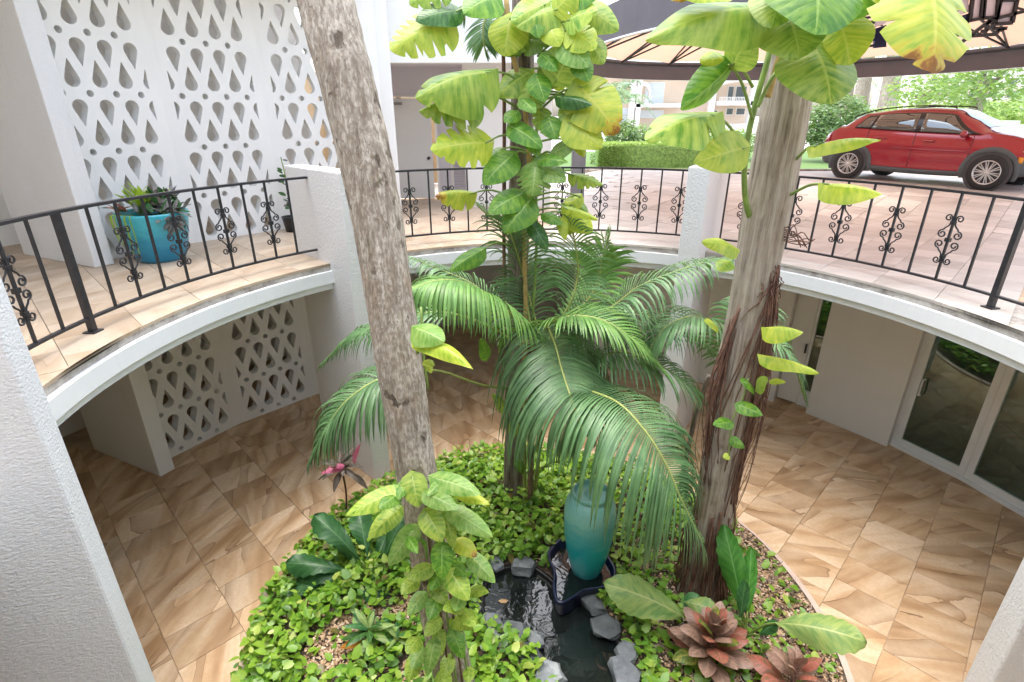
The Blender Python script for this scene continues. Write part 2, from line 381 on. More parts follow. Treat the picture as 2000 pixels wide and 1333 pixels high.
# ================================================================ SETTING
def ss(a, b, x): t = max(0, min(1, (x-a)/(b-a))); return t*t*(3-2*t)
def zg(x, y): return .24*ss(7.6, 10.6, y+.18*(x-6))*ss(.9, 2.6, x)*(1-ss(15.2, 17.6, y))      # the drive climbs a little to the street
CR = 3.6                                  # edge of the round opening
# ground sheet with the round hole, out to the horizon
b = MB(); rings = [8.3, 9, 10, 11, 12, 13, 14, 15, 16, 17, 18, 19.5, 22, 25, 40, 80, 200, 700]; n = 96
for r in rings:
    for j in range(n):
        p = pol(360*j/n, r); b.v.append(V((p.x, p.y, zg(p.x, p.y)-.05)))
for i in range(len(rings)-1):
    for j in range(n): a = i*n+j; c = i*n+(j+1) % n; b.face((a, a+n, c+n, c))
struct(b.build('ground', plain('pale_pavement', (.5, .475, .44), .85, 0, .12, .5), recalc=True))
# deck round the court
b = MB(); k = 144; rr = [CR+.25*i for i in range(20)]
for r in rr:
    for j in range(k): p = pol(360*j/k, r); b.v.append(V((p.x, p.y, zg(p.x, p.y)-.028)))
for i in range(len(rr)-1):
    for j in range(k): a = i*k+j; c = i*k+(j+1) % k; b.face((a, a+k, c+k, c))
struct(b.build('upper_deck', M['grout']))
struct(MB().arc([(CR, -.026), (CR, -.17), (8.3, -.17), (8.3, -.04), (CR+.05, -.026)], 0, 360, 144).build('deck_slab', M['concrete'], recalc=True))
struct(MB().arc([(CR-.05, -.085), (CR-.055, -.225), (CR+.12, -.225), (CR+.12, -.085)], 0, 360, 180).build('fascia_beam', M['fascia'], recalc=True))
struct(MB().arc([(CR, -.2249), (CR, -.31), (CR+.2, -.31), (CR+.2, -.2249)], 0, 360, 180).build('fascia_step', M['fascia'], recalc=True))
struct(MB().arc([(CR+.2, -.26), (CR+.2, -.30), (8.3, -.30), (8.3, -.26)], 0, 360, 144).build('ceiling', M['white'], recalc=True))
lf_ = struct(MB().lathe([(.01, ST-.012), (9.2, ST-.012)], 96, (CX, CY, 0), cap0=False, cap1=False).build('lower_floor', M['grout'], recalc=True))
for p in lf_.data.polygons: pass
# ---- tiles
TA, TB = .43, .56
def tiles(parent, z, rmin, rmax, ok, mesh_of, limit, zfun=None, sgn=1):
    th = .011 if z < -1 else .026; out = []
    e1 = V((cos(R(45*sgn)), sin(R(45*sgn)), 0)); e2 = V((-e1.y, e1.x, 0)); gap = .0021
    for j in range(-40, 41):
        for i in range(-32, 33):
            o = V((CX, CY, 0))+e1*((i+(j*.382) % 1.0+.1)*TA)+e2*(j*TB)
            c = o+e1*TA/2+e2*TB/2; r = (c-V((CX, CY, 0))).length
            if r > rmax or r < rmin-.5 or not ok(c): continue
            cs = [o, o+e1*TA, o+e1*TA+e2*TB, o+e2*TB]; rs = [(q-V((CX, CY, 0))).length for q in cs]
            if max(rs) < rmin: continue
            out.append((c.xy.length, o, c, min(rs) < rmin))
    out.sort(key=lambda t: t[0]); shared = {}
    for d, o, c, cut in out[:limit]:
        mat = mesh_of(c); zz = z+(zfun(c.x, c.y) if zfun else 0)+random.uniform(-.0012, .0012)
        if not cut:
            if mat not in shared:
                b = MB(); x, y = TA/2-gap, TB/2-gap; q = .0025
                n0 = b.add([(-x, -y, -th), (x, -y, -th), (x, y, -th), (-x, y, -th), (-x, -y, -q), (x, -y, -q), (x, y, -q), (-x, y, -q),
                            (-x+q, -y+q, 0), (x-q, -y+q, 0), (x-q, y-q, 0), (-x+q, y-q, 0)])
                for t in range(4):
                    u = (t+1) % 4; b.face((t, u, 4+u, 4+t)); b.face((4+t, 4+u, 8+u, 8+t))
                b.face((8, 9, 10, 11)); shared[mat] = b.mesh('tile', M[mat])
            ob = link('tile', shared[mat], parent)
            nx = ny = 0
            if zfun: nx = (zfun(c.x+.2, c.y)-zfun(c.x-.2, c.y))/.4; ny = (zfun(c.x, c.y+.2)-zfun(c.x, c.y-.2))/.4
            nz = V((-nx+random.uniform(-.002, .002), -ny+random.uniform(-.002, .002), 1)).normalized()
            rot = V((0, 0, 1)).rotation_difference(nz).to_matrix() @ Matrix.Rotation(R(45*sgn), 3, 'Z')
            ob.matrix_basis = Matrix.Translation((c.x, c.y, zz)) @ rot.to_4x4()
        else:
            cs = [o+e1*gap+e2*gap, o+e1*(TA-gap)+e2*gap, o+e1*(TA-gap)+e2*(TB-gap), o+e1*gap+e2*(TB-gap)]
            ring = []
            for t in range(4):
                for s_ in range(8): ring.append(cs[t].lerp(cs[(t+1) % 4], s_/8))
            pts = []
            for q in ring:
                dv = q-V((CX, CY, 0)); rr_ = dv.length
                if rr_ < rmin+.004: q = V((CX, CY, 0))+dv*((rmin+.004)/rr_)
                q = V((q.x-c.x, q.y-c.y, 0))
                if not pts or (pts[-1]-q).length > .004: pts.append(q)
            if len(pts) > 3:
                ob = MB().prism([(p.x, p.y) for p in pts], -th, 0).build('tile', M[mat], parent, local=True)
                ob.location = (c.x, c.y, zz)
tiles(lf_, ST, 2.25, 8.2, lambda c: seen((c.x, c.y, ST), 120) and c.y > .8 and c.x < CX, lambda c: 'tile_low', 150, None, -1)
tiles(lf_, ST-.0006, 2.25, 8.2, lambda c: seen((c.x, c.y, ST), 120) and c.y > .8 and c.x > CX-.3, lambda c: 'tile_low', 150)
dk = bpy.data.objects['upper_deck']
isdrive = lambda c: c.x > .55+.1*(c.y-8)
tiles(dk, .0, CR-.015, 9.6, lambda c: seen((c.x, c.y, 0), 90) and not (c.x < -1 and c.y > 11.4) and not isdrive(c), lambda c: 'tile_up', 190, None, -1)
dr = struct(MB().box(1.5, 1.6, 9.6, 9.7, -.2, -.15).build('driveway', M['grout']))
tiles(dr, .0, CR-.015, 13.0, lambda c: seen((c.x, c.y, .1), 60) and isdrive(c), lambda c: 'tile_drive', 300, zg)
# farther drive: smooth paved sheet under and beyond the tiles
def drive_far():
    t = NT('paver_field'); v = t.coord(rot=(0, 0, R(-45)))
    br = t.n('TexBrick', {'Vector': v, 'Color1': (.58, .52, .47, 1), 'Color2': (.5, .44, .39, 1), 'Mortar': (.3, .25, .22, 1), 'Scale': 1.0, 'Mortar Size': .006, 'Brick Width': .6, 'Row Height': .45}, offset=.33)
    t.set(Base_Color=br.outputs[0], Roughness=.45); return t.m
b = MB(); xs = [x*.3+.6 for x in range(0, 72)]; ys = [5.4+.3*i for i in range(0, 33)]
for y in ys:
    for x in xs: b.v.append(V((x, y, zg(x, y)-.020)))
m_ = len(xs)
for i in range(len(ys)-1):
    for j in range(m_-1):
        c = b.v[i*m_+j]
        if math.hypot(c.x-CX, c.y-CY) > 8.35 or True:
            if min(math.hypot(b.v[q].x-CX, b.v[q].y-CY) for q in (i*m_+j, i*m_+j+1, (i+1)*m_+j, (i+1)*m_+j+1)) > 4.4: b.face((i*m_+j, i*m_+j+1, (i+1)*m_+j+1, (i+1)*m_+j))
b.build('paving', drive_far(), dr)

# ================================================================ WALLS, FINS, PIERS
def radial(mb, a, r0, r1, th, z0, z1):
    d = V((cos(R(a)), sin(R(a)), 0)); n_ = V((-d.y, d.x, 0))*(th/2); c = V((CX, CY, 0))
    q = [c+d*r0-n_, c+d*r1-n_, c+d*r1+n_, c+d*r0+n_]
    return mb.hexa([p+V((0, 0, z0)) for p in q]+[p+V((0, 0, z1)) for p in q])
def bevel(o, wdt=.015, seg=2):
    bm = bmesh.new(); bm.from_mesh(o.data); bmesh.ops.remove_doubles(bm, verts=bm.verts, dist=1e-5)
    bmesh.ops.bevel(bm, geom=[e for e in bm.edges if e.calc_face_angle(0) > .6], offset=wdt, segments=seg, affect='EDGES', profile=.6); bm.to_mesh(o.data); bm.free(); return o
def finbox(z0, z1, mat):
    d = V((-.903, .429, 0)); p = V((-4.675, 6.015, 0)); n_ = V((-d.y, d.x, 0))*.105
    q = [p-n_, p+d*1.5-n_, p+d*1.5+n_, p+n_]
    return MB().hexa([a+V((0, 0, z0)) for a in q]+[a+V((0, 0, z1)) for a in q])
o = bevel(finbox(ST, -.302, 'stucco').build('wall_fin', M['white'], recalc=True)); tag(o, 'white wall fin standing on the lower floor beside the lower pierced screen', 'wall')
o = bevel(finbox(.001, 3.4, 'stucco').build('wall_fin', M['stucco'], recalc=True)); tag(o, 'tall rough white wall fin on the upper walkway left of the blue pot', 'wall')
piers = [('nearest rough white pier filling the lower left corner, seen along its flank', 208.2, 3.14, 4.5, 'rake'),
         ('white pier just left of the slanting palm trunk, ending the left railing', 135.6, 3.14, 4.42, 'stucco'),
         ('white pier behind the thick right palm trunk, between two railings', 59.2, 3.2, 4.42, 'stucco'),
         ('rough white pier cut by the lower right corner of the view', -18.5, 3.14, 4.5, 'stucco')]
for lab, a, r0, r1, mt in piers:
    o = bevel(radial(MB(), a, r0, r1, .25, ST, 1.05).build('pier', M[mt], recalc=True), .022, 3); tag(o, lab, 'pier', 'piers round the court')

# ---- pierced screens
def drop(cx, cy, up, x0, x1, wd=.150, ht=.285):
    pts = []; r = wd/2; hz = ht-r; ta = math.acos(r/hz)       # tangent circle to apex
    for i in range(15):
        a = pi/2+ta+(2*pi-2*ta)*i/14; pts.append((r*cos(a), r*sin(a)))
    pts.append((0, hz)); off = -(ht/2-r)
    P = [(cx+x, cy+(y+off)*(1 if up else -1)) for x, y in pts]
    if x0 is not None:                                         # cut at the panel's margin
        def clip(P, keep, xe):
            o = []
            for i in range(len(P)):
                a, b_ = P[i], P[(i+1) % len(P)]
                if keep(a[0]): o.append(a)
                if keep(a[0]) != keep(b_[0]): t = (xe-a[0])/(b_[0]-a[0]); o.append((xe, a[1]+t*(b_[1]-a[1])))
            return o
        P = clip(P, lambda x: x >= x0, x0); P = clip(P, lambda x: x <= x1, x1)
    return P
def panel_mesh(wd, ht, z_dot, rows4, thick, name):
    p = .27; step = .611
    cu = bpy.data.curves.new('pc', 'CURVE'); cu.dimensions = '2D'; cu.fill_mode = 'BOTH'; cu.extrude = thick/2
    def poly(P):
        s_ = cu.splines.new('POLY'); s_.points.add(len(P)-1); s_.use_cyclic_u = True
        for q, (x, y) in zip(s_.points, P): q.co = (x, y, 0, 1)
    poly([(-wd/2, 0), (wd/2, 0), (wd/2, ht), (-wd/2, ht)])
    lim = 2*p+.012
    k = -2
    while z_dot+k*step < ht+.6:
        zc = z_dot+k*step; four = (k % 2 == 0) == rows4
        xs = [-1.5*p, -.5*p, .5*p, 1.5*p] if four else [-p, 0, p]
        if .06 < zc < ht-.06:
            for x in xs: poly([(x+.037*cos(2*pi*i/12), zc+.037*sin(2*pi*i/12)) for i in range(12)])
        fulls = [-1.5*p, -.5*p, .5*p, 1.5*p]; halves = [-2*p, -p, 0, p, 2*p]
        for zz, up, xs in ((zc-.06-.1425, False, halves if four else fulls), (zc-.265-.1425, True, fulls if four else halves)):
            if .155 < zz < ht-.155:
                for x in xs:
                    P = drop(x, zz, up, -lim, lim)
                    if abs(x) > 1.9*p:
                        P = [(a, c) for a, c in drop(x, zz, up, -2*p+.022, 2*p-.022)]
                    if len(P) > 3: poly(P)
        k += 1
    tmp = bpy.data.objects.new('pc', cu); col.objects.link(tmp)
    dg = bpy.context.evaluated_depsgraph_get(); me = bpy.data.meshes.new_from_object(tmp.evaluated_get(dg))
    bpy.data.objects.remove(tmp); bpy.data.curves.remove(cu)
    me.transform(Matrix.Rotation(pi/2, 4, 'X')); me.name = name; me.materials.clear(); me.materials.append(M['white']); me.update(); return me
RW = 5.95
up_m = panel_mesh(1.297, 3.38, .6, True, .15, 'pierced_panel'); lo_m = panel_mesh(1.297, 2.57, .685, True, .15, 'pierced_panel')
t1 = thing('pierced_screen', 'tall white screen wall pierced with teardrops and dots on the upper walkway', 'screen wall', pol(137.7, RW, 0))
t2 = thing('pierced_screen', 'lower white teardrop screen wall under the deck beside the wall fin', 'screen wall', pol(137.35, RW, ST))
for t, me, cen, z in ((t1, up_m, [150.0, 137.7, 125.4], 0), (t2, lo_m, [149.6, 137.35, 125.1], ST)):
    for a in cen:
        o = link('pierced_panel', me, t); p = pol(a, RW+.075, z); o.location = p-t.location; o.rotation_euler = (0, 0, R(a+90))
# ---- other walls
def wall_obj(name, pts, th, z0, z1, mat, label, cat='wall'):
    b = MB()
    for p, q in zip(pts, pts[1:]): b.wall(p, q, th, z0, z1)
    o = b.build(name, M[mat], recalc=True); tag(o, label, cat); return o
o = wall_obj('wall', [pol(a, 8.2) for a in (205, 190, 175, 160, 147, 134, 122)], -.2, ST, 3.4, 'white', 'plain white wall at the back of the left walkway, behind the screens')
wall_obj('wall', [pol(a, RW) for a in (119.2, 116.0)]+[V((-2.76, 11.6, 0))], -.25, .001, 3.9, 'white', 'white wall corner between the pierced screen and the recessed door')
struct(MB().arc([(4.7, 3.4), (4.7, 3.65), (8.4, 3.65), (8.4, 3.4)], 119, 206, 60).build('roof', M['white'], recalc=True))  # unseen inner overhang extended to dim the walkway and screens
wall_obj('wall', [pol(a, 7.4) for a in (338, 324, 310, 296, 282, 268, 254, 240, 226, 213)], -.2, .001, 3.4, 'white', 'unseen white wall added behind the viewpoint to dim the nearest pier')  # out of view, added to block light on faces turned this way
struct(MB().arc([(4.9, 3.4), (4.9, 3.65), (7.6, 3.65), (7.6, 3.4)], 206.5, 338, 60).build('roof', M['white'], recalc=True))  # unseen slab added above that wall to cut the light further
MB_ = MB().tube([V((-2.02, 9.4, 2.0)), V((-2.02, 9.4, 3.9))], .03, 8); o = MB_.build('drain_pipe', M['white'], smooth=True); tag(o, 'thin white pipe running up the wall corner above the doorway', 'pipe')
wall_obj('wall', [pol(a, RW+.02) for a in (82, 75, 64, 54, 47.6)], -.2, ST, -.302, 'white', 'white lower wall at the back of the court behind the palms')
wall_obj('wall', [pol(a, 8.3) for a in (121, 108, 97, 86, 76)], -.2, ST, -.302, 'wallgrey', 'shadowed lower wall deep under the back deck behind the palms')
wall_obj('wall', [pol(82, RW), pol(82, 8.3)], .2, ST, -.302, 'white', 'white return wall deep under the back deck')
o = wall_obj('wall', [pol(42.2, RW), pol(36.3, RW-.015), pol(30.6, RW)], -.18, ST, -.302, 'white', 'plain white lower wall between the narrow window and the glass doors')
# jamb beside the pier
o = MB().hexa([p+V((0, 0, z)) for z in (ST, -.302) for p in (pol(133.5, 4.5), pol(133.5, 4.62), pol(136.2, 4.62), pol(136.2, 4.5))]).build('door_jamb', M['frame'], recalc=True); tag(o, 'fluted white jamb against the pier below the deck edge', 'jamb')

# ---- lower right: narrow window with a door, and the sliding doors
def facet(a0, a1, r=RW): return pol(a0, r), pol(a1, r)
t = thing('entry_door', 'white lower door with a narrow glass sidelight beside the plain wall', 'door', pol(45, RW, ST))
p, q = facet(47.5, 42.3); d = (q-p); L = d.length; d.normalize(); nn = V((-d.y, d.x, 0))   # nn points away from the court
def P_(s, dep, z): v = p+d*s-nn*dep; return V((v.x, v.y, z))
if (V((CX, CY, 0))-p).dot(-nn) < 0: nn = -nn
def plate(name, s0, s1, z0, z1, d0, d1, mat, par):
    b = MB(); b.hexa([P_(s0, d0, z0), P_(s1, d0, z0), P_(s1, d1, z0), P_(s0, d1, z0), P_(s0, d0, z1), P_(s1, d0, z1), P_(s1, d1, z1), P_(s0, d1, z1)])
    return b.build(name, M[mat], par, recalc=True)
plate('door_leaf', .0, L*.58, ST+.03, -.42, -.05, 0, 'white', t); 
fr = plate('window_frame', L*.60, L*.66, ST+.02, -.4, -.06, .02, 'frame', t)
plate('window_frame', L*.93, L, ST+.02, -.4, -.06, .02, 'frame', t); plate('sill', L*.6602, L*.9298, ST+.02, ST+.3, -.06, .02, 'frame', t)
plate('glass_pane', L*.66, L*.93, ST+.3, -.45, -.03, -.02, 'glass', t)
plate('lintel', 0, L, -.399, -.303, -.08, .0, 'frame', t)
plate('door_handle', L*.50, L*.54, ST+.95, ST+1.1, .0, .05, 'iron', t)
p, q = facet(30.4, 21.4, RW-.03); d = (q-p); L = d.length; d.normalize(); nn = V((d.y, -d.x, 0))
if (V((CX, CY, 0))-p).dot(nn) > 0: nn = -nn
t = thing('sliding_door', 'white framed sliding glass doors at lower right with green tinted panes', 'sliding door', pol(22, RW, ST))
for i, (a0, a1) in enumerate(((30.4, 21.4), (21.4, 12.4), (12.4, 3.4))):
    p, q = facet(a0, a1, RW-.03); d = (q-p); L = d.length; d.normalize(); nn = V((d.y, -d.x, 0))
    if (V((CX, CY, 0))-p).dot(nn) > 0: nn = -nn
    dl = thing('x', 'x', 'x', pol((a0+a1)/2, RW-.03, ST)-t.location); dl.parent = t; dl.name = 'door_panel'
    for k_ in ('label', 'category'): del dl[k_]
    e = .02 if i == 0 else .004
    plate('stile', .0+e, .085+e, ST+.05, -.38, -.03, .03, 'frame', dl); plate('stile', L-.085, L-.003, ST+.05, -.38, -.03, .03, 'frame', dl)
    plate('rail', .086+e, L-.086, ST+.05, ST+.15, -.028, .028, 'frame', dl); plate('rail', .086+e, L-.086, -.47, -.38, -.028, .028, 'frame', dl)
    plate('glass_pane', .087+e, L-.087, ST+.151, -.471, -.008, .004, 'glass', dl)
    plate('track', 0, L, ST+.001, ST+.045, -.07, .07, 'frame', t); plate('head_frame', 0, L, -.375, -.303, -.07, .05, 'frame', t)
    if i == 0:
        b = MB(); b.tube([P_(.15, .03, -1.98), P_(.15, .075, -1.98), P_(.15, .075, -1.74), P_(.15, .03, -1.74)], .012, 8); b.build('door_handle', M['frame'], dl)
        plate('side_jamb', -.09, -.03, ST+.001, -.303, -.08, .05, 'frame', t); plate('side_jamb', -.027, .018, ST+.001, -.376, -.05, .03, 'frame', t)
# room behind the glass doors
struct(MB().arc([(6.05, ST-.005), (6.05, ST-.002), (9.1, ST-.002), (9.1, ST-.005)], 0, 52, 24).build('room_floor', plain('dark_plank_floor', (.32, .27, .21), .3, 0, .4, 3), recalc=True))
wall_obj('wall', [pol(a, 9.1) for a in (-4, 8, 20, 32, 44, 54)], -.2, ST, -.302, 'wallgrey', 'dim wall of the room seen through the glass doors')
wall_obj('wall', [pol(31.2, 6.15), pol(31.2, 9.0)], .12, ST, -.302, 'wallgrey', 'dim side wall of the room behind the glass doors')
t = thing('round_table', 'round white pedestal table standing behind the glass doors', 'table', pol(14.5, 7.3, ST))
MB().lathe([(.02, .70), (.42, .70), (.45, .72), (.45, .745), (.43, .755), (.02, .755)], 40).build('table_top', M['frame'], t, True, True)
MB().lathe([(.26, 0), (.26, .02), (.06, .06), (.05, .4), (.09, .695)], 28).build('pedestal', M['frame'], t, True, True)
t = thing('dining_chair', 'dark slender chair beside the round table behind the glass', 'chair', pol(9.0, 6.7, ST)); t.rotation_euler = (0, 0, R(60))
for x in (-.2, .2):
    for y in (-.2, .2): MB().bar((x, y, 0), (x*.92, y*.92, .44), .03, .03, (1, 0, 0)).build('leg', M['darkmetal'], t, local=True)
bevel(MB().box(-.23, .23, -.23, .23, .441, .49).build('seat', M['darkmetal'], t, local=True)); bevel(MB().box(-.22, .22, .2, .235, .491, .92).build('backrest', M['darkmetal'], t, local=True))

# ---- entrance recess with the open door, upper level
FY = 9.45
b = MB().box(-2.12, .78, FY, FY+.3, 2.36, 4.2); tag(b.build('lintel_wall', M['white'], recalc=True), 'white beam wall over the recessed entrance, behind the vine leaves', 'wall')
struct(MB().box(-3.2, .78, FY+.3, 12, 2.45, 2.55).build('soffit', M['wallgrey']))
o = MB().box(-.86, .72, 10.35, 10.6, .001, 2.449).build('wall', M['white']); tag(o, 'white wall end right of the louvred shutter, behind the middle trunk', 'wall')
b = MB(); b.box(-3.4, -2.72, 11.6, 11.8, .001, 2.449); b.box(-1.55, .5, 11.6, 11.8, .001, 2.449); b.box(-2.72, -1.55, 11.6, 11.8, 1.96, 2.449)
o = b.build('wall', M['wallgrey'], recalc=True); tag(o, 'lavender grey wall of the entrance recess around the open doorway', 'wall')
t = thing('entrance_door', 'white slab door standing ajar in the recessed upper entrance', 'door', (-2.0, 11.45, 0))
b = MB().box(-2.42, -1.60, 11.42, 11.465, .012, 1.9); bevel(b.build('door_leaf', M['white'], t), .006)
b = MB().lathe([(.004, 0), (.03, .0), (.03, .02), (.012, .03), (.012, .05), (.028, .06), (.03, .075), (.018, .09), (.002, .092)], 16); b.v = [V((-1.68+q.x, 11.42-q.z, .8+q.y)) for q in b.v]
kn = b.build('door_knob', M['iron'], t, True, recalc=True)
cl = MB().box(-2.34, -2.14, 11.36, 11.418, 1.78, 1.83).build('door_closer', plain('closer_metal', (.3, .3, .3), .4, .8), t)
MB().bar((-2.2, 11.39, 1.80), (-2.44, 11.5, 1.84), .015, .012).build('closer_arm', M['iron'], cl)
for k_, (x0, x1, z0, z1) in enumerate(((-2.76, -2.722, 0, 1.99), (-1.548, -1.50, 0, 1.99), (-2.72, -1.55, 1.925, 1.958))): MB().box(x0, x1, 11.56, 11.63, z0+.002, z1).build('door_frame', M['white'], t)
t = thing('louvred_shutter', 'lavender louvred shutter on the wall right of the ajar door', 'shutter', (-1.06, 11.0, 0))
b = MB(); b.box(-1.26, -1.20, 11.56, 11.6, .08, 2.02); b.box(-.93, -.87, 11.56, 11.6, .08, 2.02); b.box(-1.2, -.93, 11.56, 11.6, .08, .17); b.box(-1.2, -.93, 11.56, 11.6, 1.94, 2.02); b.box(-1.2, -.93, 11.56, 11.6, 1.0, 1.07)
b.build('shutter_frame', M['white'], t)
sl = MB().hexa([(-1.2, 11.555, 0), (-.93, 11.555, 0), (-.93, 11.595, .035), (-1.2, 11.595, .035), (-1.2, 11.553, .008), (-.93, 11.553, .008), (-.93, 11.593, .043), (-1.2, 11.593, .043)]).mesh('slat', M['wallgrey'], org=(-1.06, 11.0, 0))
for i in range(34):
    z = .18+i*.052
    if abs(z-1.02) > .06: link('slat', sl, t, (0, 0, z))
# room beyond the doorway
wood = plain('brown_wood', (.16, .085, .04), .5, 0, .4, 5)
b = MB(); b.box(-4.2, -1.0, 14.2, 14.4, 0, 2.45); b.box(-4.3, -4.2, 11.8, 14.4, 0, 2.45); b.box(-1.1, -1.0, 11.8, 14.2, 0, 2.45)
o = b.build('wall', plain('warm_room_wall', (.52, .38, .22), .8)); tag(o, 'warm tan wall of the room seen through the doorway gap', 'wall')
t = thing('shelf_unit', 'brown wooden shelf unit seen through the doorway gap', 'shelf', (-3.1, 13.2, 0))
for x in (-3.65, -2.57): MB().box(x, x+.04, 13.0, 13.4, .002, 2.2).build('side_panel', wood, t)
for z in (.3, .72, 1.12, 1.56, 2.0): MB().box(-3.61, -2.57, 13.0, 13.4, z, z+.035).build('shelf', wood, t)
t = thing('monitor', 'black screen standing on the brown shelf in the doorway gap', 'monitor', (-3.1, 13.1, 1.156))
MB().box(-3.4, -2.8, 13.04, 13.07, 1.2, 1.55).build('screen', M['darkmetal'], t); MB().box(-3.2, -3.0, 13.02, 13.16, 1.156, 1.168).build('base', M['darkmetal'], t); MB().box(-3.13, -3.07, 13.071, 13.09, 1.168, 1.3).build('stem', M['darkmetal'], t)

# ================================================================ RAILINGS
def scroll_mesh():
    b = MB()
    def bez(p0, p1, p2, p3, n): return [((1-t)**3*p0[0]+3*(1-t)**2*t*p1[0]+3*(1-t)*t*t*p2[0]+t**3*p3[0], (1-t)**3*p0[1]+3*(1-t)**2*t*p1[1]+3*(1-t)*t*t*p2[1]+t**3*p3[1]) for t in [i/n for i in range(n+1)]]
    for sx in (-1, 1):
        for sz in (-1, 1):
            pts = []
            for i in range(13): a = R(-250+430*i/12); r = .012+.022*i/12; pts.append((.05+r*cos(a), .20+r*sin(a)))
            pts += bez((.016, .20), (.012, .11), (.055, .125), (.066, .088), 8)[1:]
            for i in range(1, 16): a = R(90-470*i/15); r = .040*(1-.68*i/15); pts.append((.068+r*cos(a), .048+r*sin(a)))
            b.tube([(x*sx, 0, z*sz) for x, z in pts], .0072, 6)
    b.box(-.022, .022, -.018, .018, -.018, .018); b.box(-.02, .02, -.017, .017, .15, .175); b.box(-.02, .02, -.017, .017, -.175, -.15)
    return b.mesh('scroll', M['iron'])
SCR = scroll_mesh()
bal_m = MB().box(-.0095, .0095, -.0095, .0095, .125, .935).mesh('baluster', M['iron'])
post_m = MB().box(-.023, .023, -.023, .023, .0, .95)
post_m.box(-.05, .05, -.05, .05, .001, .012); post_m = post_m.mesh('post', M['iron'])
RR = 3.88
def railing(label, a0, a1, balus, posts, loc_a):
    t = thing('iron_railing', label, 'railing', pol(loc_a, RR, 0), 'wrought iron railings round the opening')
    tz = lambda a: 0
    MB().arc([(RR-.027, .935), (RR-.027, .958), (RR+.027, .958), (RR+.027, .935)], a0, a1, 60).build('top_rail', M['iron'], t, recalc=True)
    MB().arc([(RR-.019, .105), (RR-.019, .125), (RR+.019, .125), (RR+.019, .105)], a0, a1, 60).build('bottom_rail', M['iron'], t, recalc=True)
    for a, s_ in balus:
        o = link('baluster', bal_m, t, pol(a, RR)-t.location, R(a+90))
        if s_: link('scroll', SCR, o, (0, 0, .505))
    for a in posts: link('post', post_m, t, pol(a, RR)-t.location, R(a+90))
st = 3.87
railing('black iron railing with scrolls in front of the blue pot and pierced screen', 136.6, 206,
        [(141.1+st*i, i % 2 == 1) for i in range(0, 17) if i != 9], (176.1,), 170)
railing('black iron railing along the back of the opening before the door and driveway', 60.6, 133,
        [(118.4-st*i+3.87*2, i % 2 == 0) for i in range(0, 18) if 62 < 118.4-st*i+3.87*2], (), 97)
railing('black iron railing on the right in front of the red car', -16, 57.2,
        [(44.05-3.92*i+3.92*3, i % 2 == 1) for i in range(0, 18) if i != 11], (12.6,), 25)
# ================================================================ PLANTING BED, POND
BX, BY, BR = .28, 3.8, 2.66
pond_px = [(945, 1160), (957, 1130), (985, 1112), (1030, 1106), (1062, 1124), (1090, 1146), (1130, 1165), (1162, 1192), (1188, 1230), (1222, 1280), (1238, 1333), (1245, 1400), (1130, 1420), (1085, 1340), (1066, 1290), (1040, 1255), (1010, 1236), (968, 1224), (946, 1195)]
ZW = -2.70
pond = [atz(x, y, ZW) for x, y in pond_px]
def inside(p, poly):
    c = False
    for i in range(len(poly)):
        a, b_ = poly[i], poly[i-1]
        if (a[1] > p[1]) != (b_[1] > p[1]) and p[0] < (b_[0]-a[0])*(p[1]-a[1])/(b_[1]-a[1])+a[0]: c = not c
    return c
def pdist(p, poly):
    best = 9
    for i in range(len(poly)):
        a, b_ = V(poly[i]).xy, V(poly[i-1]).xy; q = V((p[0], p[1])); ab = b_-a; t = max(0, min(1, (q-a).dot(ab)/ab.length_squared)); best = min(best, (q-a-ab*t).length)
    return best
basin_px = [(1090, 1056), (1140, 1046), (1193, 1056), (1186, 1082), (1199, 1108), (1198, 1130), (1175, 1146), (1140, 1152), (1118, 1166), (1098, 1176), (1086, 1168), (1082, 1140), (1083, 1115), (1072, 1082)]
basin = [atz(x, y, -2.53) for x, y in basin_px]
def bedz(x, y):
    r = math.hypot(x-BX, y-BY); z = -2.82+.14*(1-ss(1.7, 2.65, r))+.05*noise.noise(V((x*1.3, y*1.3, 3)))
    ip = inside((x, y), pond); d = pdist((x, y), pond)
    if ip: return -3.05
    if d < .16: z = min(z, ZW-.02+d*.6)
    return z
b = MB(); nr, na = 44, 120
for i in range(nr+1):
    for j in range(na):
        r = BR*(i+.02)/nr; a = 2*pi*j/na; x, y = BX+r*cos(a), BY+r*sin(a); b.v.append(V((x, y, bedz(x, y))))
for i in range(nr):
    for j in range(na): a = i*na+j; c = i*na+(j+1) % na; b.face((a, c, c+na, a+na)) if False else b.face((a, a+na, c+na, c))
struct(b.build('planting_bed', M['soil'], smooth=True, recalc=True))
kerb = MB()
for i in range(97):
    a = 2*pi*i/96
    for r, z in ((BR-.005, ST-.02), (BR-.005, ST+.035), (BR+.075, ST+.03), (BR+.08, ST-.02)): kerb.v.append(V((BX+r*cos(a), BY+r*sin(a), z)))
for i in range(96):
    for j in range(4): a = i*4+j; c = i*4+(j+1) % 4; kerb.face((a, c, c+4, a+4))
struct(kerb.build('kerb', plain('pinkish_kerb', (.56, .44, .37), .8, 0, .12, 9), recalc=True))
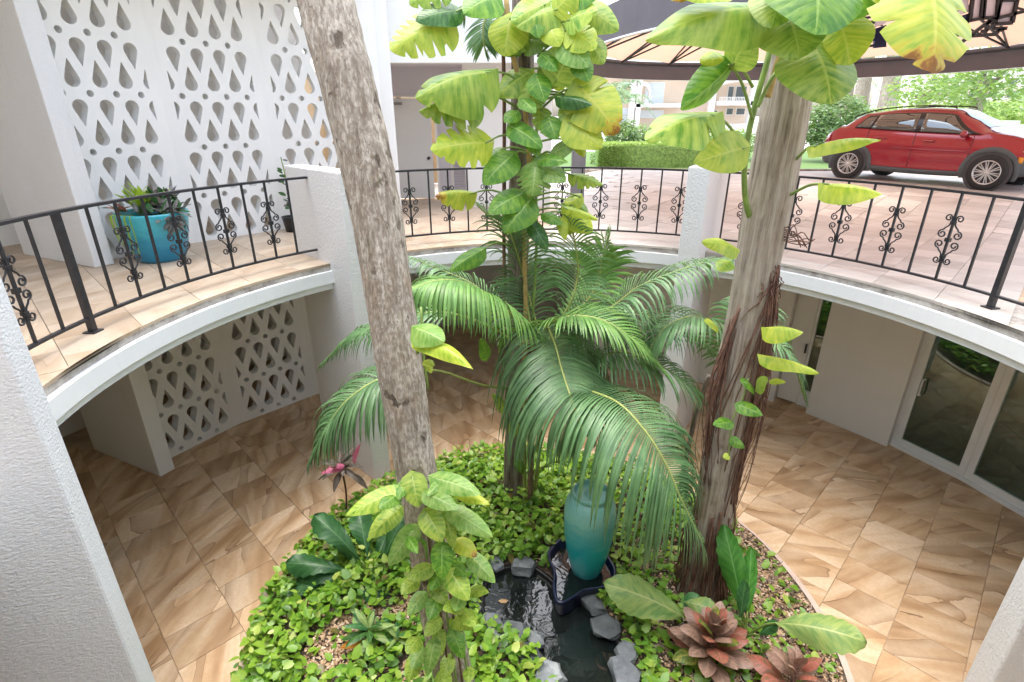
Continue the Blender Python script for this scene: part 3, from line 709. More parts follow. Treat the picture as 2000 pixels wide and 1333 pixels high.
# water, liner
sp = spline(pond+[pond[0]], 90)[:-1]
b = MB(); n0 = b.add([(p.x, p.y, ZW-.035) for p in sp]); b.face(list(range(n0, n0+len(sp)))); struct(b.build('pond_water', M['water'], recalc=True))
b = MB(); k = len(sp); cen = sum((V(p) for p in sp), V())/k
for p in sp:
    o = (V((p.x, p.y, 0))-V((cen.x, cen.y, 0))).normalized()
    for d, z in ((-.012, ZW-.12), (-.01, ZW+.004), (.008, ZW+.016), (.05, ZW+.006), (.06, ZW-.1)): b.v.append(V((p.x, p.y, z))+o*d)
for i in range(k):
    for j in range(4): a = i*5+j; c = ((i+1) % k)*5+j; b.face((a, c, c+1, a+1))
o = b.build('pond_liner', M['liner'], smooth=True, recalc=True); tag(o, 'black moulded rim of the small pond in the planting bed', 'pond liner')
b = MB(); q = atz(983, 1175, ZW-.033); n0 = b.add([q+V((x*.05, y*.028, .002+.006*x*x)) for x, y in ((-1, 0), (-.4, .8), (.4, .9), (1, .1), (.5, -.8), (-.4, -.9))]); b.face(range(n0, n0+6)); b.face(list(reversed(range(n0, n0+6))))
b.f.pop(); b.m.pop(); o = b.build('fallen_leaf', plain('dead_leaf', (.4, .26, .14), .8)); tag(o, 'small brown dead leaf floating on the dark pond', 'leaf')
# basin
bs = spline(basin+[basin[0]], 84)[:-1]; cen = sum(bs, V())/len(bs); b = MB(); k = len(bs)
prof = [(.72, -2.655), (.86, -2.65), (.90, -2.60), (.95, -2.535), (1.0, -2.52), (1.05, -2.532), (1.045, -2.56), (.98, -2.60), (.95, -2.72)]
for p in bs:
    for s_, z in prof: v = cen+(p-cen)*s_; b.v.append(V((v.x, v.y, z)))
m_ = len(prof)
for i in range(k):
    for j in range(m_-1): a = i*m_+j; c = ((i+1) % k)*m_+j; b.face((a, c, c+1, a+1))
b.face([i*m_ for i in range(k)])
o = b.build('fountain_basin', M['basin'], smooth=True, recalc=True); tag(o, 'dark blue scalloped basin under the turquoise urn, spilling into the pond', 'basin')
b = MB(); n0 = b.add([(cen.x+(p.x-cen.x)*.92, cen.y+(p.y-cen.y)*.92, -2.60) for p in bs]); b.face(range(n0, n0+k)); b.build('water', M['water'], o, recalc=True)
# urn
UX, UY, UZ = .745, 4.08, -2.64
t = thing('urn', 'tall turquoise glazed urn standing in the dark blue basin by the pond', 'urn', (UX, UY, UZ))
pr = [(.10, .0), (.13, .0), (.142, .02), (.175, .15), (.212, .32), (.236, .50), (.247, .66), (.248, .76), (.239, .84), (.214, .905), (.176, .938), (.165, .945), (.166, .955), (.176, .962), (.182, .972), (.182, .99), (.174, 1.0), (.160, 1.0), (.152, .985)]
MB().lathe(pr, 56, cap1=False).build('body', M['urn'], t, True, True)
MB().lathe([(.152, .986), (.150, .965), (.13, .957), (.09, .955), (.055, .953), (.05, .962), (.03, .965), (.003, .965)], 48, cap0=False, cap1=False).build('lid', M['urn'], t, True, True)

# rocks round the pond
def rock(px, py, wpx, hpx, label, ang, tilt=0., seed=0, z=-2.66, tint=0):
    rnd = random.Random(seed+5); p = atz(px, py, z); sc_ = (p-V((0, 0, CH))).length/FPX
    wx = wpx*sc_*.43; wy = hpx*sc_*.43*1.3; n = rnd.randint(5, 7); b = MB(); ring = []
    for i in range(n): a = 2*pi*(i+rnd.uniform(-.25, .25))/n; ring.append((cos(a)*rnd.uniform(.85, 1.15), sin(a)*rnd.uniform(.85, 1.15)))
    th = rnd.uniform(.045, .075); lay = []
    for s_, zz in ((.92, -.06), (1.04, -.01), (1.0, th*.75), (.86, th)):
        lay.append(b.add([(x*wx*s_+rnd.uniform(-.012, .012), y*wy*s_+rnd.uniform(-.012, .012), zz+rnd.uniform(-.008, .008)) for x, y in ring]))
    for a, c in zip(lay, lay[1:]):
        for i in range(n): j = (i+1) % n; b.face((a+i, a+j, c+j, c+i))
    b.face([lay[-1]+i for i in range(n)]); b.face([lay[0]+i for i in reversed(range(n))])
    o = b.build('rock', M['slate'], recalc=True); bm = bmesh.new(); bm.from_mesh(o.data)
    bmesh.ops.subdivide_edges(bm, edges=bm.edges[:], cuts=2, use_grid_fill=True); bmesh.ops.triangulate(bm, faces=bm.faces[:])
    for v in bm.verts:
        q = v.co*9+V((seed*7, 0, 0)); v.co += V((noise.noise(q), noise.noise(q+V((9, 0, 0))), noise.noise(q+V((0, 9, 0)))*.8))*.034*(.5 if v.co.z > 0 else 1)
        if v.co.z > 0: v.co.z *= .62
    bm.to_mesh(o.data); bm.free(); o.location = p
    o.rotation_euler = (tilt, rnd.uniform(-.12, .12), R(ang)); tag(o, label, 'rock', 'slate rocks edging the pond'); return o
for args in [(931, 1133, 36, 34, 'grey rock at the far left of the pond beside the pothos leaves', 10, .1, 1), (968, 1103, 30, 30, 'pale angular rock on the back left pond edge', 40, .1, 2),
             (1022, 1103, 58, 32, 'dark flat slate on the back edge of the pond left of the basin', 5, .05, 3), (930, 1194, 26, 26, 'small pale rock on the left pond edge under vine leaves', 0, .1, 4),
             (968, 1232, 36, 56, 'dark upright slate rock on the left pond edge', 20, .35, 5), (1002, 1240, 52, 46, 'light grey triangular rock on the left pond edge', -15, .2, 6),
             (1028, 1277, 60, 34, 'light flat rock on the left pond edge, below the triangular one', -10, .1, 7), (1045, 1252, 26, 32, 'small dark rock between the light rocks and the water', 30, .1, 8),
             (1069, 1316, 62, 44, 'whitish flat rock at the bottom left of the pond', -20, .1, 9), (1160, 1178, 66, 34, 'long grey slate on the right pond edge below the basin', -40, .1, 10),
             (1184, 1226, 64, 44, 'dark grey slate on the right pond edge, in the middle', -35, .1, 11), (1225, 1276, 40, 36, 'pale upper rock of the pair on the lower right pond edge', 10, .15, 12),
             (1220, 1312, 66, 52, 'broad pale green grey rock at the lower right of the pond', 0, .05, 13)]: rock(*args)

# ================================================================ LEAVES
ZUP = V((0, 0, 1)); CAM = V((0, 0, CH))
def leaf_mesh(mb, P0, P1, width, N=None, arch=.08, fold=.15, notch=0, wave=.03, heart=.16, peak=.55, droop=0, nv=14, nu=4, seed=0, m=0, curl=0, scal=0):
    P0, P1 = V(P0), V(P1); T = P1-P0; L = T.length; T.normalize(); rnd = random.Random(seed)
    if N is None: N = (CAM-(P0+P1)/2).normalized()*.75+ZUP*.55
    N = V(N); N = N-T*N.dot(T)
    if N.length < .05: N = T.orthogonal()
    N.normalize(); S = T.cross(N)
    slots = [[(rnd.uniform(.22, .34)+.55*i/max(1, notch-1 or 1), rnd.uniform(.35, .75)) for i in range(notch)] for _ in (0, 1)]
    base = len(mb.v); ph = rnd.uniform(0, 6)
    for i in range(nv+1):
        v = i/nv
        f = max(0.0, sin(pi*v**peak))**.72
        for j in range(-nu, nu+1):
            u = j/nu; au = abs(u); side = 0 if u < 0 else 1; ww = width/2*f*(1+scal*sin(46*v+side*1.3+ph)*(.4+.6*v))
            if notch and au > .25:
                for c, d in slots[side]:
                    q = abs(v-c)/.035
                    if q < 1: ww *= 1-(d*(1-q))*min(1, (au-.2)/.3)
            back = heart*L*au**1.6*(1-v)**3
            along = v*L+.10*ww*au*2-back
            hgt = arch*L*4*v*(1-v)-fold*ww*au**1.4*1.6+wave*L*sin(9*v+ph+side*2)*au*au*.5-droop*L*v*v-curl*L*v**4
            p = P0+T*along+S*(u*ww)+N*hgt
            mb.v.append(p); mb.uv[len(mb.v)-1] = (u*.5+.5, v)
    k = 2*nu+1
    for i in range(nv):
        for j in range(k-1): a = base+i*k+j; mb.face((a, a+1, a+k+1, a+k), m)
def big_leaf(parent, P0, P1, width, mat, stem=None, seed=0, name='leaf', stemmat='stem', rad=.008, **kw):
    mb = MB(); nv = 30 if kw.get('notch') or kw.get('scal') else 14
    leaf_mesh(mb, P0, P1, width, nv=nv, seed=seed, **kw)
    if stem is not None:
        s = V(stem); e = V(P0); d = V(P1)-e; mid = s.lerp(e, .55)+ZUP*.10*(s-e).length
        pts = spline([s, mid, e, e+d*.06], 10); mb.tube(pts, [rad*(1.35-.6*i/10) for i in range(11)], 6, 1)
    o = mb.build(name, [M[mat], M[stemmat]], parent, True); return o

# ---- palm trunks
def trunk(name, pts, rads, mat, parent, rough=.012, seed=0, n=40, seg=90, dents=()):
    P = spline(pts, seg); b = MB(); u = V((1, 0, 0))
    for i, p in enumerate(P):
        t = (P[min(i+1, seg)]-P[max(i-1, 0)]).normalized(); u = (u-t*u.dot(t)).normalized(); w_ = t.cross(u)
        f = i/seg*(len(rads)-1); k = min(int(f), len(rads)-2); r = rads[k]+(rads[k+1]-rads[k])*(f-k)
        for j in range(n):
            a = 2*pi*j/n; d = u*cos(a)+w_*sin(a); q = p+d*r
            h = noise.noise(V((cos(a)*2.4, sin(a)*2.4, q.z*1.6+seed)))*1.1+noise.noise(V((cos(a)*9, sin(a)*9, q.z*2.2+seed)))*.8+noise.noise(V((q.x*8, q.y*8, q.z*16)))*.5
            b.v.append(p+d*(r+h*rough))
    for i in range(seg):
        for j in range(n): a = i*n+j; c = i*n+(j+1) % n; b.face((a, c, c+n, a+n))
    b.face([seg*n+j for j in range(n)])
    return b.build(name, M[mat], parent, True)
T1 = [at(905, 1410, 2.68), at(880, 1300, 2.76), at(846, 1120, 2.84), at(815, 930, 2.90), at(778, 700, 2.97), at(732, 400, 3.06), at(688, 200, 3.11), at(635, 0, 3.17), at(590, -170, 3.22), at(545, -330, 3.27)]
t1_ = thing('palm_tree', 'slanting grey palm trunk on the left of the bed, pitted and rough', 'palm tree', (T1[0].x, T1[0].y, -2.75))
trunk('trunk', T1, [.16, .143, .138, .133, .137, .14, .14, .14, .137, .137], 'bark1', t1_, .009, 2, 48, 150)
T2 = [(.03, 5.35, -2.78), (.04, 5.35, -1.8), (.05, 5.35, -.5), (.075, 5.35, 1), (.10, 5.35, 2.3), (.11, 5.35, 4.6)]
t2_ = thing('palm_tree', 'brown middle palm trunk at the back of the bed carrying the big vine', 'palm tree', (.03, 5.35, -2.78))
trunk('trunk', T2, [.14, .115, .108, .103, .10, .10], 'bark2', t2_, .012, 9, 36, 120)
T3 = [(1.85, 3.92, -2.85), (1.85, 3.92, -2.4), (1.85, 3.93, -1.5), (1.855, 3.95, -.4), (1.86, 3.97, .8), (1.86, 4.0, 2.12)]
t3_ = thing('palm_tree', 'thick pale palm trunk on the right with hanging aerial roots', 'palm tree', (1.87, 3.92, -2.85))
trunk('trunk', T3, [.27, .19, .168, .163, .160, .155], 'bark3', t3_, .014, 21, 44, 120)
rr = random.Random(4)
def roots(par, cx, cy, r, az, spread, z0, z1, n, rad, away=0., stuffit=False):
    b = MB()
    for i in range(n):
        a = az+rr.gauss(0, spread); za = z0+rr.uniform(-.15, .15); zb = z1+rr.uniform(-.3, .4); P = []; k = 9; ph = rr.uniform(0, 6); off = rr.uniform(0, away)
        for q in range(k+1):
            f = q/k; aa = a+.09*sin(f*5+ph); rad_ = r+.012+off*sin(pi*min(1, f*1.15))+rr.uniform(-.006, .008)
            P.append((cx+rad_*cos(aa), cy+rad_*sin(aa), za+(zb-za)*f))
        if stuffit: b.tube(P, rad*rr.uniform(.6, 1.3), 4)
        else: MB().tube(spline(P, 18), [rad*rr.uniform(.7, 1.4)]*19, 5).build('aerial_root', M['root'], par, True)
    if stuffit: o = b.build('fine_roots', M['root'], par, True); o['kind'] = 'stuff'
def rootrun(par, a0, a1, z0, z1, rad, away, b=None, n=16):
    P = []; ph = rr.uniform(0, 6); w1 = rr.uniform(.02, .07)
    for q in range(n+1):
        f = q/n; z = z0+(z1-z0)*f; a = R(a0+(a1-a0)*f**.8)+w1*sin(f*7+ph)*f; c = T3c(z); r_ = c[1]+rad*.6+away*sin(pi*min(1, f*1.1))+.008*sin(f*19+ph)
        P.append(V((c[0].x+r_*cos(a), c[0].y+r_*sin(a), z)))
    P = spline(P, 34); rs = [rad*(1.15-.5*i/34)*(1+.25*noise.noise(P[i]*14)) for i in range(35)]
    if b is None: MB().tube(P, rs, 6).build('aerial_root', M['root'], par, True)
    else: b.tube(P, rs, 4)
def T3c(z):
    pts = [((1.85, 3.92), -2.85, .27), ((1.85, 3.92), -2.4, .19), ((1.85, 3.93), -1.5, .168), ((1.855, 3.95), -.4, .163), ((1.86, 3.97), .8, .16), ((1.86, 4.0), 2.12, .155)]
    for (c0, za, ra), (c1, zb, rb) in zip(pts, pts[1:]):
        if z <= zb: f = max(0, min(1, (z-za)/(zb-za))); return V((c0[0]+(c1[0]-c0[0])*f, c0[1]+(c1[1]-c0[1])*f, 0)), ra+(rb-ra)*f
    return V((1.86, 4.0, 0)), .155
for k_ in range(11): rootrun(t3_, rr.gauss(-62, 7), rr.gauss(-52, 16), rr.uniform(.25, .6), rr.uniform(-1.9, -.7), rr.uniform(.006, .012), rr.uniform(0, .05))
for k_ in range(9): rootrun(t3_, rr.gauss(-150, 8), rr.gauss(-162, 10), rr.uniform(-.1, .25), rr.uniform(-1.5, -.8), rr.uniform(.005, .009), rr.uniform(.02, .10))
for k_ in range(5): rootrun(t3_, -62, rr.uniform(-160, -100), rr.uniform(.3, .5), rr.uniform(-1.2, -.4), .006, .01)
b = MB()
for k_ in range(28): rootrun(t3_, rr.gauss(-55, 10), rr.gauss(-48, 18), rr.uniform(.0, .6), rr.uniform(-2.0, -.7), rr.uniform(.0025, .0045), rr.uniform(0, .10), b)
for k_ in range(20): rootrun(t3_, rr.gauss(-155, 8), rr.gauss(-165, 12), rr.uniform(-.2, .2), rr.uniform(-1.6, -.9), rr.uniform(.0025, .004), rr.uniform(.02, .13), b)
for k_ in range(80): a_ = rr.uniform(-200, 20); rootrun(t3_, a_, a_+rr.gauss(0, 8), rr.uniform(-2.3, -1.6), -2.86, rr.uniform(.004, .009), rr.uniform(0, .05), b)
for k_ in range(14): rootrun(t3_, rr.gauss(-70, 12), rr.gauss(-60, 40), rr.uniform(.42, .6), rr.uniform(.1, .35), rr.uniform(.003, .006), .03, b)
o = b.build('fine_roots', M['root'], t3_, True); o['kind'] = 'stuff'
for i in range(9):
    P = [at(1520, 442+i*3, 3.86), at(1535+i*2, 445+i*4, 3.82), at(1552+i*3, 452+rr.uniform(-14, 26), 3.76), at(1560+i*4, 470+rr.uniform(-14, 36), 3.74)]; MB().tube(spline(P, 8), .0045, 4).build('aerial_root', M['root'], t3_, True)

def vine_stem(par, pts, rad, mat='tanstem', name='stem'):
    MB().tube(spline(pts, 40), rad, 8).build(name, M[mat], par, True)
# ---- the vine on the middle trunk
v2 = thing('pothos_vine', 'tall yellow green giant pothos climbing the middle trunk', 'vine', (.05, 5.2, -2.7), 'giant pothos vines climbing the palm trunks')
vine_stem(v2, [(.12, 5.18, -1.2), (.14, 5.19, -.3), (.12, 5.2, .5), (.16, 5.2, 1.1), (.10, 5.2, 1.75), (.0, 5.2, 2.1), (-.05, 5.2, 2.5)], .022)
vine_stem(v2, [(-.075, 5.27, -.4), (-.08, 5.26, .6), (-.07, 5.26, 1.6), (-.08, 5.25, 2.4)], .017, 'root')
vine_stem(v2, [(.2, 5.25, -.6), (.24, 5.2, .4), (.22, 5.22, 1.3), (.26, 5.2, 2.4)], .014, 'stem')
#   base px, tip px, Ybase, Ytip, width px, material, notch, stem px (or None), fold, arch
def leaf_list(par, L, Yt):
    for i, r in enumerate(L):
        (bx, by), (tx, ty), Y0, Y1, wp, mat = r[:6]; notch = r[6] if len(r) > 6 else 0; st_ = r[7] if len(r) > 7 else None; kw = r[8] if len(r) > 8 else {}
        P0 = at(bx, by, Y0); P1 = at(tx, ty, Y1); wd = wp*((P0+P1)/2-CAM).length/FPX
        nm = kw.pop('name', 'leaf') if kw else 'leaf'
        big_leaf(par, P0, P1, wd, mat, at(*st_) if st_ else None, seed=i*7+3, notch=notch, name=nm, **kw)
leaf_list(v2, [
    ((872, 40), (762, 100), 4.9, 4.6, 92, 'lf_yell', 5, (990, 40, 5.2), dict(fold=.3, N=(0, -1, .5))),
    ((893, 22), (812, 42), 4.9, 4.7, 52, 'lf_dark', 0, (985, 20, 5.2)),
    ((968, -6), (905, 28), 4.9, 4.7, 66, 'lf_green', 0, None), ((870, -30), (800, 10), 4.9, 4.8, 60, 'lf_mix', 3, None),
    ((952, 142), (812, 192), 4.95, 4.6, 118, 'lf_mix', 2, (1030, 170, 5.2), dict(fold=.5, arch=.1, N=(.1, -.8, .7))),
    ((926, 188), (818, 218), 4.95, 4.7, 84, 'lf_mix', 4, (1010, 210, 5.2), dict(fold=.6, N=(0, -.6, .9))),
    ((950, 279), (841, 294), 4.95, 4.6, 84, 'lf_yell', 4, (1015, 268, 5.2), dict(fold=.25, N=(0, -1, .35))),
    ((1000, 305), (944, 362), 4.95, 4.8, 62, 'lf_green', 0, (1030, 300, 5.2)),
    ((922, 378), (850, 384), 4.95, 4.75, 50, 'lf_brown', 3, (1000, 385, 5.2), dict(fold=.6)),
    ((1018, 380), (954, 418), 4.9, 4.7, 56, 'lf_green', 0, (1040, 370, 5.2)),
    ((1034, 394), (984, 456), 4.85, 4.7, 66, 'lf_green', 0, (1050, 380, 5.2)),
    ((1000, 248), (1060, 290), 4.95, 4.8, 46, 'lf_green', 0, (1020, 240, 5.2)),
    ((1085, 158), (1122, 86), 4.95, 4.9, 78, 'lf_mix', 0, (1045, 200, 5.2), dict(N=(0, -1, .2))),
    ((1048, 150), (1064, 200), 4.95, 4.85, 44, 'lf_green', 0, (1040, 160, 5.2)),
    ((1092, 190), (1158, 206), 4.9, 4.7, 34, 'lf_dark', 0, (1045, 215, 5.2), dict(fold=.5)),
    ((1132, 170), (1207, 262), 4.9, 4.7, 98, 'lf_brown', 2, (1050, 220, 5.2), dict(N=(0, -1, .3))),
    ((1110, 240), (1176, 290), 4.85, 4.7, 70, 'lf_yell', 0, (1050, 250, 5.2)),
    ((1072, 232), (1086, 274), 4.9, 4.8, 44, 'lf_green', 0, (1048, 235, 5.2)),
    ((1046, 322), (1040, 384), 4.85, 4.75, 72, 'lf_pale', 5, (1050, 300, 5.2), dict(fold=.5)),
    ((1050, 312), (1110, 318), 4.9, 4.75, 30, 'lf_green', 0, None), ((1062, 330), (1105, 356), 4.9, 4.75, 44, 'lf_pale', 0, None),
    ((1118, 342), (1177, 362), 4.9, 4.7, 36, 'lf_mix', 4, (1060, 350, 5.2), dict(fold=.5)),
    ((1106, 408), (1168, 430), 4.9, 4.7, 22, 'lf_yell', 2, (1062, 400, 5.2), dict(fold=.5)),
    ((1020, 196), (1046, 222), 4.95, 4.8, 30, 'lf_green', 0, None),
    ((1086, 20), (1128, -20), 4.95, 4.9, 62, 'lf_yell', 2, (1040, 60, 5.2)), ((1110, 40), (1166, 22), 4.9, 4.75, 58, 'lf_mix', 2, (1045, 90, 5.2)),
    ((1116, 60), (1164, 96), 4.9, 4.8, 60, 'lf_yell', 2, (1050, 90, 5.2)), ((1100, 84), (1150, 132), 4.9, 4.8, 56, 'lf_pale', 0, (1050, 110, 5.2)),
    ((1070, 50), (1092, 92), 4.95, 4.85, 44, 'lf_yell', 0, (1040, 70, 5.2)), ((1042, 30), (1052, 76), 4.95, 4.85, 34, 'lf_green', 0, None),
    ((1120, 0), (1172, -12), 4.95, 4.8, 50, 'lf_green', 0, None), ((1130, 118), (1150, 160), 4.9, 4.8, 40, 'lf_green', 0, None),
    ((1060, 108), (1088, 140), 4.95, 4.85, 34, 'lf_green', 0, None), ((1080, 300), (1128, 280), 4.9, 4.8, 40, 'lf_pale', 0, (1050, 310, 5.2)),
    ((1062, 420), (1098, 440), 4.9, 4.8, 26, 'lf_green', 0, None), ((1096, 430), (1104, 470), 4.9, 4.8, 22, 'lf_yell', 0, None),
    ((940, 490), (878, 530), 4.8, 4.6, 42, 'lf_green', 0, (1000, 480, 5.2), dict(fold=.4)), ((1040, 440), (1070, 490), 4.9, 4.8, 34, 'lf_dark', 0, None),
    ((1010, 220), (985, 240), 5.0, 4.9, 30, 'lf_green', 0, None), ((1036, 270), (1052, 305), 4.95, 4.85, 32, 'lf_green', 0, None),
    ((1112, 200), (1138, 246), 4.95, 4.85, 60, 'lf_mix', 0, None), ((1148, 190), (1168, 244), 5.05, 4.95, 70, 'lf_yell', 0, (1050, 200, 5.2)), ((950, 700), (938, 660), 4.9, 4.8, 26, 'lf_green', 0, None),
    ((985, 800), (960, 770), 5.0, 4.9, 26, 'lf_mix', 0, None), ((1004, 826), (1000, 858), 5.0, 4.9, 22, 'lf_yell', 0, None), ((1010, 900), (1022, 926), 5.1, 5.1, 18, 'lf_green', 0, None)], 5.2)
rv = random.Random(17); L = []
for i in range(30):
    y = 5+420*rv.random()**1.35; x = (1020-12*y/420)+rv.gauss(62, 42)
    if x < 955: x = 1040
    a = rv.uniform(.2, 2.7); l = rv.uniform(30, 84)*(1.1 if y < 220 else .8); Y0 = rv.uniform(4.98, 5.2) if abs(x-1020) > 16 else 5.16
    L.append(((x, y), (x+cos(a)*l*(1 if x > 1010 else -1), y+sin(a)*l*.9), Y0, Y0-.1, l*rv.uniform(.62, .85), rv.choice(['lf_yell', 'lf_mix', 'lf_mix', 'lf_green', 'lf_pale']), 2 if rv.random() < .25 else 0, (1030, y+4, 5.24) if abs(x-1025) > 26 else None, dict(fold=.25)))
leaf_list(v2, L, 5.2)
# ---- vine on the right trunk
v3 = thing('pothos_vine', 'yellow splashed giant pothos hanging from the top of the right trunk', 'vine', (1.7, 3.8, -2.6), 'giant pothos vines climbing the palm trunks')
vine_stem(v3, [at(1474, 450, 3.99), at(1456, 390, 3.85), at(1456, 300, 3.79), at(1474, 210, 3.76), at(1496, 130, 3.77), at(1512, 70, 3.8), at(1540, 0, 3.8)], .02, 'stem')
vine_stem(v3, [at(1500, 190, 3.76), at(1520, 120, 3.78), at(1540, 60, 3.8)], .022, 'tanstem'); vine_stem(v3, [at(1480, 210, 3.7), at(1510, 150, 3.68), at(1560, 105, 3.7)], .013, 'stem')
leaf_list(v3, [
    ((1496, 18), (1262, 78), 3.55, 3.2, 110, 'lf_mix', 0, (1530, 60, 3.78), dict(fold=.35, N=(-.2, -.9, .6))),
    ((1330, -60), (1330, 6), 3.5, 3.4, 70, 'lf_brown', 0, None), ((1400, -40), (1340, 0), 3.4, 3.2, 90, 'lf_yell', 0, None),
    ((1584, -80), (1592, 70), 3.45, 3.1, 168, 'lf_green', 0, None, dict(N=(0, -1, .2))),
    ((1540, 26), (1562, 116), 3.5, 3.3, 104, 'lf_mix', 0, (1530, 70, 3.75), dict(N=(-.3, -1, .3))),
    ((1640, 40), (1660, 128), 3.55, 3.4, 84, 'lf_yell', 0, None), ((1590, 92), (1622, 204), 3.5, 3.3, 136, 'lf_mix', 0, (1540, 110, 3.7), dict(N=(.1, -1, .35))),
    ((1556, 104), (1580, 160), 3.6, 3.5, 56, 'lf_dark', 0, None), ((1530, -30), (1506, 56), 3.5, 3.3, 90, 'lf_mix', 0, None), ((1690, -70), (1668, 40), 3.6, 3.4, 110, 'lf_green', 0, None),
    ((1806, -50), (1818, 142), 3.3, 2.95, 160, 'lf_brown', 3, None, dict(N=(0, -1, .15), fold=.2)), ((1760, -60), (1720, 10), 3.4, 3.3, 70, 'lf_yell', 0, None),
    ((1432, 128), (1472, 60), 3.6, 3.5, 64, 'lf_mix', 0, (1470, 170, 3.75)), ((1420, 116), (1366, 122), 3.65, 3.55, 44, 'lf_yell', 0, None),
    ((1427, 128), (1328, 214), 3.6, 3.35, 58, 'lf_green', 0, (1470, 235, 3.74), dict(fold=.6, N=(.5, -.8, .2))),
    ((1392, 226), (1262, 274), 3.55, 3.2, 104, 'lf_mix', 2, (1456, 300, 3.74), dict(fold=.35)),
    ((1452, 290), (1354, 320), 3.55, 3.3, 74, 'lf_yell', 0, (1458, 318, 3.74), dict(fold=.1, N=(0, -1, .3))),
    ((1592, 287), (1720, 274), 3.6, 3.3, 46, 'lf_yell', 0, (1555, 312, 3.85), dict(fold=.5, N=(0, -.4, 1))),
    ((1614, 360), (1724, 380), 3.6, 3.35, 60, 'lf_yell', 0, (1538, 384, 3.85), dict(fold=.5, N=(0, -.5, 1))),
    ((1436, 486), (1370, 474), 3.65, 3.5, 44, 'lf_yell', 0, None, dict(fold=.3, N=(0, -.7, .8))), ((1424, 512), (1402, 530), 3.7, 3.6, 34, 'lf_mix', 0, None), ((1400, 640), (1375, 628), 3.7, 3.6, 30, 'lf_yell', 0, None),
    ((1497, 640), (1570, 650), 3.6, 3.4, 50, 'lf_yell', 0, None, dict(fold=.5, N=(0, -.5, 1))), ((1494, 697), (1600, 730), 3.6, 3.3, 36, 'lf_yell', 0, None, dict(fold=.5, N=(0, -.5, 1))),
    ((1470, 758), (1445, 745), 3.6, 3.5, 34, 'lf_green', 0, None), ((1478, 760), (1500, 738), 3.6, 3.5, 30, 'lf_mix', 0, None), ((1506, 745), (1535, 748), 3.6, 3.5, 14, 'lf_yell', 0, None),
    ((1442, 792), (1490, 812), 3.55, 3.45, 28, 'lf_green', 0, None), ((1428, 826), (1392, 830), 3.55, 3.5, 26, 'lf_green', 0, None), ((1428, 858), (1454, 876), 3.55, 3.5, 20, 'lf_green', 0, None), ((1424, 890), (1412, 894), 3.55, 3.55, 14, 'lf_yell', 0, None)], 3.8)
vine_stem(v3, [at(1462, 740, 3.6), at(1450, 780, 3.58), at(1428, 830, 3.56), at(1424, 895, 3.55)], .006, 'stem')
# ---- vine on the left trunk, low down and by the crown of the trunk
v1 = thing('pothos_vine', 'bright pothos clothing the foot of the slanting left trunk', 'vine', (-.4, 2.7, -2.7), 'giant pothos vines climbing the palm trunks')
z2 = lambda x, y: (450+x/2.76, 850+y/2.76)
raw = [(890, 310, 620, 435, 118, 'lf_mix'), (980, 222, 1012, 390, 140, 'lf_mix'), (1110, 236, 1352, 322, 124, 'lf_pale'), (1060, 320, 1228, 402, 110, 'lf_pale'), (900, 408, 742, 556, 110, 'lf_mix'), (985, 515, 852, 706, 116, 'lf_pale'),
       (1060, 420, 1142, 578, 128, 'lf_mix'), (1158, 425, 1204, 612, 84, 'lf_mix'), (1200, 415, 1416, 552, 118, 'lf_pale'), (1140, 600, 1140, 784, 112, 'lf_green'), (1225, 575, 1328, 655, 96, 'lf_brown'), (1076, 715, 952, 780, 90, 'lf_mix'),
       (1190, 745, 1284, 892, 118, 'lf_mix'), (1300, 658, 1428, 798, 96, 'lf_pale'), (1290, 840, 1394, 852, 72, 'lf_mix'), (1244, 915, 1146, 945, 86, 'lf_mix'), (1200, 1000, 1312, 1050, 72, 'lf_mix'), (1040, 862, 954, 974, 82, 'lf_pale'),
       (1112, 885, 1070, 1000, 82, 'lf_green'), (1200, 1058, 1254, 1208, 84, 'lf_green'), (1120, 1052, 1136, 1194, 68, 'lf_mix'), (1100, 1122, 1060, 1300, 76, 'lf_pale'), (1120, 990, 1048, 1086, 72, 'lf_mix'), (1090, 800, 1170, 918, 84, 'lf_mix'),
       (900, 320, 800, 400, 90, 'lf_green'), (950, 250, 900, 350, 70, 'lf_green'), (1240, 320, 1400, 376, 70, 'lf_yell'), (960, 560, 1010, 640, 60, 'lf_green'), (1000, 780, 920, 860, 80, 'lf_mix'), (1200, 700, 1270, 760, 80, 'lf_green'),
       (1260, 960, 1320, 1030, 80, 'lf_mix'), (1180, 1200, 1150, 1320, 70, 'lf_mix'), (1290, 1260, 1280, 1340, 60, 'lf_mix'), (1010, 1100, 950, 1180, 80, 'lf_mix'), (1030, 1160, 980, 1260, 80, 'lf_pale'), (1000, 1200, 960, 1330, 80, 'lf_mix'), (1130, 1290, 1180, 1380, 80, 'lf_mix'),
       (1060, 640, 1020, 560, 60, 'lf_green'), (1120, 760, 1080, 840, 70, 'lf_green'), (1240, 870, 1210, 950, 80, 'lf_pale'), (1140, 250, 1060, 330, 60, 'lf_pale')]
L = []
for i, (bx, by, tx, ty, w_, mt) in enumerate(raw):
    yy = 2.62-.0001*(by-300)+(.04 if i % 3 else -.03); L.append((z2(bx, by), z2(tx, ty), yy, yy-.12, w_/2.76, mt, 0, None, dict(fold=.18, heart=.2)))
leaf_list(v1, L, 2.7)
for k_ in range(4): vine_stem(v1, [at(830+k_*16, 950, 2.70), at(838+k_*14, 1060, 2.66), at(858+k_*12, 1180, 2.62), at(880+k_*12, 1340, 2.55)], .008, 'stem' if k_ % 2 else 'root')
v4 = thing('pothos_vine', 'small yellow pothos shoot on the slanting trunk halfway up', 'vine', at(812, 690, 2.8))
